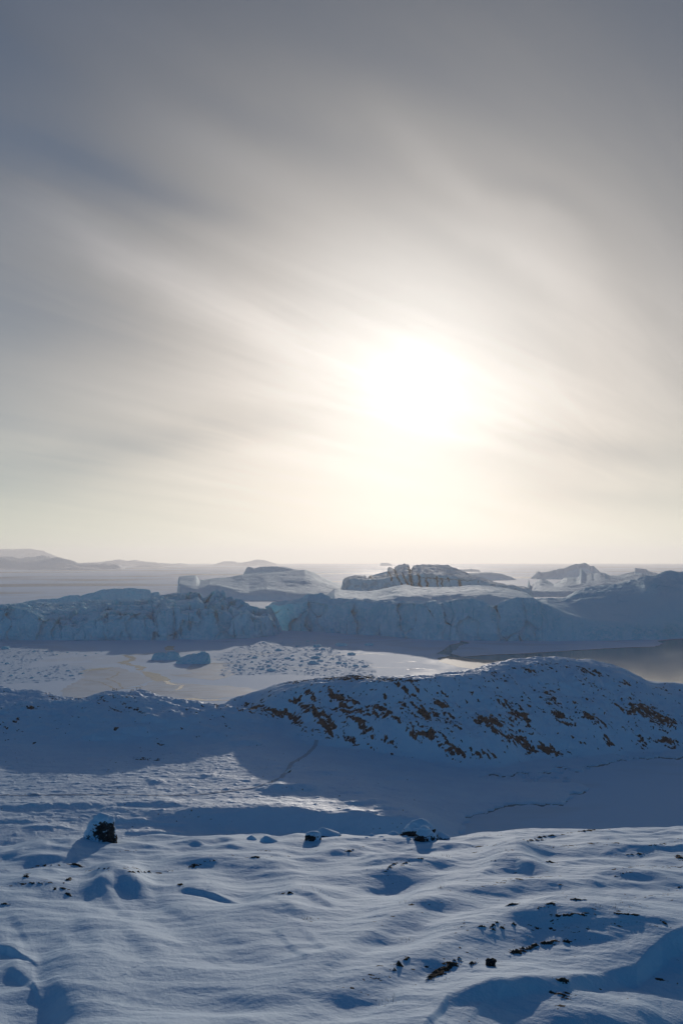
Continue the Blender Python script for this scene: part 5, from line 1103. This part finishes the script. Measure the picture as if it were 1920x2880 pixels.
boulder([(-.3, 1226, 1266), (0, 1228, 1264), (.5, 1230, 1254), (1, 1238, 1242)], (1246, 2355), 13, 'small low snow-covered boulder touching the right side of the overlapping pair', 27, D=None, cap=0.8, rockbias=-0.1)
boulder([(-.3, 690, 722), (0, 692, 720), (.5, 696, 716), (1, 704, 708)], (706, 2362), 10, 'small dark stone under the snow lip left of the middle of the brow', 28, D=None, cap=0.6, rockbias=.1)
boulder([(-.3, 728, 784), (0, 730, 782), (.5, 735, 768), (1, 744, 750)], (756, 2368), 14, 'low snow-domed stone between the dark stone and the squarish boulder', 29, D=None, cap=0.8, rockbias=-.1)
stones = [(955, 2350, 9, 5), (946, 2362, 10, 5), (978, 2361, 8, 5), (996, 2352, 7, 4), (1032, 2357, 10, 6), (1053, 2352, 10, 5), (1072, 2356, 14, 7), (1080, 2364, 10, 6), (1118, 2364, 10, 5), (1140, 2356, 13, 9), (1148, 2362, 11, 9), (914, 2362, 7, 4), (1008, 2353, 5, 3), (1046, 2347, 9, 5)]
for i, (px, py, w_, h_) in enumerate(stones):
    boulder([(-.3, px - w_, px + w_), (0, px - w_, px + w_), (.6, px - w_ * .6, px + w_ * .6), (1, px - 2, px + 2)], (px, py), h_, 'small snow-dusted stone on the brow between the squarish boulder and the overlapping pair', 30 + i, D=None, cap=0.6, rgh=2.0, drop=0.12, group='small stones strewn along the brow')
# dark blocks of rock breaking through the drifts in front
def outcrop(px, py, w_, h_, label, seed):
    p = hit_fore(px, py); s_ = p.y / FPX
    boulder([(-.3, px - w_, px + w_), (0, px - w_, px + w_), (.5, px - w_ * .92, px + w_ * .86), (.85, px - w_ * .6, px + w_ * .7), (1, px - 2, px + 3)], (px, py), h_, label, seed, cap=0.0, rockbias=1.3, deep=0.9, rgh=4.0, drop=h_ * p.y / FPX * 0.3, name='rock_outcrop')
outcrop(1378, 2718, 15, 26, 'black upright rock standing alone in the near snow drifts at the lower right', 60)

# ------------------------------------------------------------------ dead grass
def grass(name, spots, label):
    vs, fs = [], []
    for px, py, cnt, h_, sprd in spots:
        c_ = hit_fore(px, py)
        for _ in range(cnt):
            x = c_.x + random.gauss(0, sprd); y = c_.y + random.gauss(0, sprd * .8); z = fore_z(x, y) - 0.02
            hh = h_ * random.uniform(.5, 1.1); a_ = random.uniform(0, 6.28); l_ = random.uniform(0.05, 0.5) * hh; wd_ = 0.006
            dx_, dy_ = math.cos(a_), math.sin(a_); k0 = len(vs)
            for t in (0, .5, 1):
                qx = x + dx_ * l_ * t * t; qy = y + dy_ * l_ * t * t; ww = wd_ * (1 - .7 * t)
                vs += [(qx - ww, qy, z + hh * t), (qx + ww, qy + ww, z + hh * t)]
            fs += [(k0, k0 + 1, k0 + 3, k0 + 2), (k0 + 2, k0 + 3, k0 + 5, k0 + 4)]
    me = bpy.data.meshes.new(name); me.from_pydata(vs, [], fs); me.update()
    tag(link(name, me, M_GRASS, smooth=False), label, 'grass', kind='stuff')
grass('dead_grass', [(868, 2585, 16, .16, .12), (852, 2588, 8, .1, .1), (1240, 2500, 14, .18, .1), (1725, 2556, 10, .16, .12), (1680, 2550, 8, .14, .2), (1140, 2645, 20, .14, .25), (1255, 2410, 12, .2, .2), (1150, 2540, 18, .13, .3), (900, 2510, 14, .12, .4), (1090, 2820, 16, .16, .25), (1560, 2600, 60, .09, 1.4), (1700, 2590, 60, .08, 1.8), (1080, 2470, 20, .12, .8), (1500, 2665, 50, .09, 1.0)],
      'sparse dead grass stems poking through the near snow')

# ------------------------------------------------------------------ benches on the ridge, bridge, track, walkers
def bm_box(bm, cx, cy, cz, sx_, sy_, sz_, rot=None):
    r_ = bmesh.ops.create_cube(bm, size=1.0); M_ = Matrix.Translation((cx, cy, cz)) @ (rot or Matrix()) @ Matrix.Diagonal((sx_, sy_, sz_, 1))
    bmesh.ops.transform(bm, matrix=M_, verts=r_['verts']); return r_['verts']
def bm_obj(name, bm, mat_, parent=None, bev=0.01):
    if bev: bmesh.ops.bevel(bm, geom=bm.edges[:], offset=bev, segments=1, affect='EDGES')
    me = bpy.data.meshes.new(name); bm.to_mesh(me); bm.free(); return link(name, me, mat_, parent, smooth=False)
def ridge_spot(px):
    best = None
    for D in np.arange(780, 850, 0.5):
        a = az(px, D, 44); z = land_z(a * D, D); t = (z - CAMZ) / D
        if best is None or t > best[0]: best = (t, a * D, D, z)
    return Vector(best[1:])
def bench(px, wpx, hpx, label):
    p = ridge_spot(px); Wd = wpx / FPX * p.y; Hh = hpx / FPX * p.y
    t = empty('bench', p - Vector((0, 0, 0.1)), label, 'bench', 'wooden benches on the ridge crest')
    bm = bmesh.new()
    for k_ in (-1, 0, 1): bm_box(bm, 0, k_ * 0.2, Hh, Wd, 0.18, 0.14)
    bm_obj('seat', bm, M_WOOD, t)
    for s_ in (-1, 1):
        bm = bmesh.new(); bm_box(bm, s_ * Wd * 0.40, 0, Hh / 2 - 0.1, 0.24, 0.5, Hh); bm_box(bm, s_ * Wd * 0.40, 0, 0.1, 0.5, 0.8, 0.16); bm_obj('leg', bm, M_WOOD, t)
    bm = bmesh.new(); bm_box(bm, 0, 0, Hh * 0.5, Wd * 0.78, 0.07, 0.14); bm_obj('stretcher', bm, M_WOOD, t)
bench(323, 13.5, 5.0, 'long dark wooden bench on the ridge crest, leftmost of the three')
bench(389, 13.5, 5.5, 'long dark wooden bench on the ridge crest, rightmost of the three')
p = ridge_spot(372)
t = empty('picnic_table', p - Vector((0, 0, 0.1)), 'small dark wooden picnic table between the two long benches on the ridge crest', 'table')
bm = bmesh.new(); [bm_box(bm, 0, k_ * 0.22, 1.0, 2.5, 0.2, 0.1) for k_ in (-1, 0, 1)]; bm_obj('table_top', bm, M_WOOD, t)
for s_ in (-1, 1):
    bm = bmesh.new(); bm_box(bm, 0, s_ * 0.85, 0.55, 2.5, 0.3, 0.08); bm_obj('seat', bm, M_WOOD, t)
for s_ in (-1, 1):
    bm = bmesh.new()
    for q_ in (-1, 1): bm_box(bm, s_ * 0.95, q_ * 0.45, 0.48, 0.16, 0.14, 1.15, Matrix.Rotation(q_ * 0.62, 4, 'X'))
    bm_box(bm, s_ * 0.95 + .1, 0, 0.52, 0.08, 1.9, 0.12); bm_obj('leg', bm, M_WOOD, t)

track = [(-120, 2236), (0, 2237), (100, 2236), (200, 2236), (306, 2236), (420, 2238), (510, 2238), (580, 2234), (650, 2226), (700, 2218), (736, 2212), (762, 2202), (785, 2190), (800, 2177), (812, 2166), (814, 2152), (822, 2146), (835, 2139), (850, 2130), (868, 2118), (880, 2106), (888, 2090), (892, 2075)]
tp = [hit_land(*q_) for q_ in track]; vs, fs = [], []; pts = []
for i in range(len(tp) - 1):
    k_ = max(2, int((tp[i + 1] - tp[i]).length / 0.8))
    for j in range(k_):
        q_ = tp[i].lerp(tp[i + 1], j / k_); pts.append(q_)
sx_ = smooth1(np.array([q_.x for q_ in pts]), 6); sy_ = smooth1(np.array([q_.y for q_ in pts]), 6)
for i in range(len(sx_)):
    i0, i1 = max(0, i - 1), min(len(sx_) - 1, i + 1); dv = Vector((sx_[i1] - sx_[i0], sy_[i1] - sy_[i0], 0)).normalized(); nr = Vector((-dv.y, dv.x, 0))
    for u_ in (-1.0, -0.55, 0, 0.55, 1.0):
        x = sx_[i] + nr.x * u_ * 1.5; y = sy_[i] + nr.y * u_ * 1.5
        vs.append((x, y, land_z(x, y) + 0.06 + (0.10 if abs(u_) == .55 else 0) - (0.08 if abs(u_) == 1 else 0)))
for i in range(len(sx_) - 1):
    for u_ in range(4): k0 = i * 5 + u_; fs.append((k0, k0 + 1, k0 + 6, k0 + 5))
me = bpy.data.meshes.new('footpath'); me.from_pydata(vs, [], fs); me.update(); structure(link('footpath', me, M_TRACK))

# footbridge: a short snow-covered deck with a black open side
p = hit_land(812, 2174)
t = empty('footbridge', p, 'small footbridge with a snow-covered deck and black wedge-shaped side on the trodden path', 'footbridge', rz=math.radians(48))
bm = bmesh.new(); vsb = [bm.verts.new(q_) for q_ in ((-2.4, 0, -.2), (1.0, 0, -.3), (2.6, 0, 1.7), (-2.4, .25, -.2), (1.0, .25, -.3), (2.6, .25, 1.7))]
bm.faces.new(vsb[:3]); bm.faces.new(vsb[3:][::-1])
for a_, b_ in ((0, 1), (1, 2), (2, 0)): bm.faces.new((vsb[a_], vsb[a_ + 3], vsb[b_ + 3], vsb[b_]))
bmesh.ops.recalc_face_normals(bm, faces=bm.faces); bm_obj('side_board', bm, M_DARKCLOTH, t, 0)
bm = bmesh.new(); bm_box(bm, 0.1, 1.1, 0.85, 5.4, 2.2, 0.22, Matrix.Rotation(-0.36, 4, 'Y')); bm_obj('deck', bm, M_SNOWCAP, t, 0.04)

def walker(px, py, hgt, face_rz, label, jacket, seed):
    p = hit_land(px, py); t = empty('person', p, label, 'person', rz=face_rz)
    s_ = hgt / 1.75
    def skin(name, joints, edges, radii, mat_, parent, root=0):
        me = bpy.data.meshes.new(name); me.from_pydata([tuple(c * s_ for c in j) for j in joints], edges, []); me.update()
        o = bpy.data.objects.new(name, me); COL.objects.link(o); o.parent = parent
        md = o.modifiers.new('skin', 'SKIN'); sv = me.skin_vertices[0].data
        for v_, r_ in zip(sv, radii): v_.radius = (r_ * s_, r_ * s_); v_.use_root = False
        sv[root].use_root = True; md.use_smooth_shade = True
        o.modifiers.new('sub', 'SUBSURF').levels = 1; o.modifiers['sub'].render_levels = 1; me.materials.append(mat_); return o
    # pelvis, spine, neck, head; legs mid-stride; arms swinging
    J = [(0, 0, .95), (0, .01, 1.2), (0, .02, 1.42), (0, .03, 1.53), (0, .05, 1.62), (0, .06, 1.72),
         (.1, 0, .9), (.11, .16, .5), (.11, .22, .07), (.11, .36, .03), (-.1, 0, .9), (-.11, -.08, .5), (-.11, -.3, .12), (-.11, -.2, .03),
         (.2, .02, 1.4), (.25, -.1, 1.15), (.24, -.02, .93), (-.2, .02, 1.4), (-.25, .1, 1.15), (-.22, .28, 1.0)]
    E = [(0, 1), (1, 2), (2, 3), (3, 4), (4, 5), (0, 6), (6, 7), (7, 8), (8, 9), (0, 10), (10, 11), (11, 12), (12, 13), (2, 14), (14, 15), (15, 16), (2, 17), (17, 18), (18, 19)]
    Rr = [.14, .14, .15, .06, .09, .08, .09, .065, .05, .045, .09, .065, .05, .045, .065, .05, .035, .065, .05, .035]
    for sx__, hx, hy, hz_ in ((1, .24, -.02, .93), (-1, -.22, .28, 1.0)):          # a thumb and four fingers on each hand
        w0 = 16 if sx__ > 0 else 19; pk = len(J); J.append((hx, hy + .03, hz_ - .07)); E.append((w0, pk)); Rr.append(.036)
        for f__ in range(4):
            a0 = len(J); J.append((hx + (f__ - 1.5) * .018, hy + .04, hz_ - .12)); J.append((hx + (f__ - 1.5) * .018, hy + .06, hz_ - .155 - .008 * (1 - abs(f__ - 1.5)))); E += [(pk, a0), (a0, a0 + 1)]; Rr += [.009, .008]
        a0 = len(J); J.append((hx - sx__ * .045, hy + .05, hz_ - .06)); J.append((hx - sx__ * .055, hy + .07, hz_ - .09)); E += [(pk, a0), (a0, a0 + 1)]; Rr += [.011, .009]
    skin('body', J, E, Rr, M_DARKCLOTH, t)
    skin('jacket', [(0, 0, .88), (0, .01, 1.2), (0, .02, 1.44), (.2, .02, 1.4), (.255, -.1, 1.15), (.245, -.03, .96), (-.2, .02, 1.4), (-.255, .1, 1.15), (-.225, .26, 1.02)], [(0, 1), (1, 2), (2, 3), (3, 4), (4, 5), (2, 6), (6, 7), (7, 8)], [.19, .18, .17, .085, .07, .055, .085, .07, .055], jacket, t)
    skin('hat', [(0, .05, 1.67), (0, .045, 1.78)], [(0, 1)], [.115, .075], M_DARKCLOTH, t)
    skin('face', [(0, .12, 1.63), (0, .13, 1.58)], [(0, 1)], [.06, .045], M_SKIN, t)
walker(765, 2203, 1.7, math.radians(-60), 'person in dark clothes walking in the sunlight on the path below the footbridge', M_DARKCLOTH, 1)
walker(840, 2143, 1.5, math.radians(-50), 'person in dark clothes walking in the shade on the path above the footbridge', M_REDCLOTH, 2)

# ------------------------------------------------------------------ air: haze over everything, frost smoke over the open water
def closed_box(name, x0, x1, y0, y1, z0, z1):
    bm = bmesh.new(); bm_box(bm, (x0 + x1) / 2, (y0 + y1) / 2, (z0 + z1) / 2, x1 - x0, y1 - y0, z1 - z0)
    me = bpy.data.meshes.new(name); bm.to_mesh(me); bm.free(); return link(name, me, None, smooth=False)
hz_o = closed_box('haze', -46000, 46000, -8000, 46000, -1.35, 600); hz_o['kind'] = 'stuff'
m = bpy.data.materials.new('haze_air'); m.use_nodes = True; n = NT(m.node_tree)
v = n.add('ShaderNodeVolumePrincipled'); v.inputs['Color'].default_value = (0.96, 0.93, 0.92, 1); v.inputs['Density'].default_value = 3.7e-5; v.inputs['Anisotropy'].default_value = 0.5
o = n.add('ShaderNodeOutputMaterial'); n.put(o.inputs['Volume'], v.outputs[0]); hz_o.data.materials.append(m)
hz_o['label'] = 'thin haze over the fjord'

fs = closed_box('frost_smoke', 270, 760, 1130, 1560, 0.3, 34); fs['kind'] = 'stuff'; fs['label'] = 'frost smoke drifting over the open water at the right'
m = bpy.data.materials.new('frost_smoke_vapour'); m.use_nodes = True; n = NT(m.node_tree)
obj = n.add('ShaderNodeTexCoord').outputs['Object']; sp = n.add('ShaderNodeSeparateXYZ'); n.put(sp.inputs[0], obj)
nz = n.ramp(n.noise(n.mapping(obj, rot=(0, 0, 0.3), sc=(0.5, 1, 2.2)), 1 / 85, 5, 0.62, 0.8), 0.50, 0.74)
zf = n.ramp(sp.outputs[2], 0, 32, 1, 0); xf = n.math('MULTIPLY', n.ramp(sp.outputs[0], 330, 480, 0, 1), n.ramp(sp.outputs[0], 700, 760, 1, 0)); yf = n.math('MULTIPLY', n.ramp(sp.outputs[1], 1130, 1200, 0, 1), n.ramp(sp.outputs[1], 1420, 1560, 1, 0))
dn = n.math('MULTIPLY', n.math('MULTIPLY', n.math('MULTIPLY', nz, zf), n.math('MULTIPLY', xf, yf)), 0.0038)
v = n.add('ShaderNodeVolumePrincipled'); v.inputs['Color'].default_value = (1, 1, 1, 1); n.put(v.inputs['Density'], dn); v.inputs['Anisotropy'].default_value = 0.5
o = n.add('ShaderNodeOutputMaterial'); n.put(o.inputs['Volume'], v.outputs[0]); fs.data.materials.append(m)

print('verts', sum(len(o.data.vertices) for o in S.objects if o.type == 'MESH'))
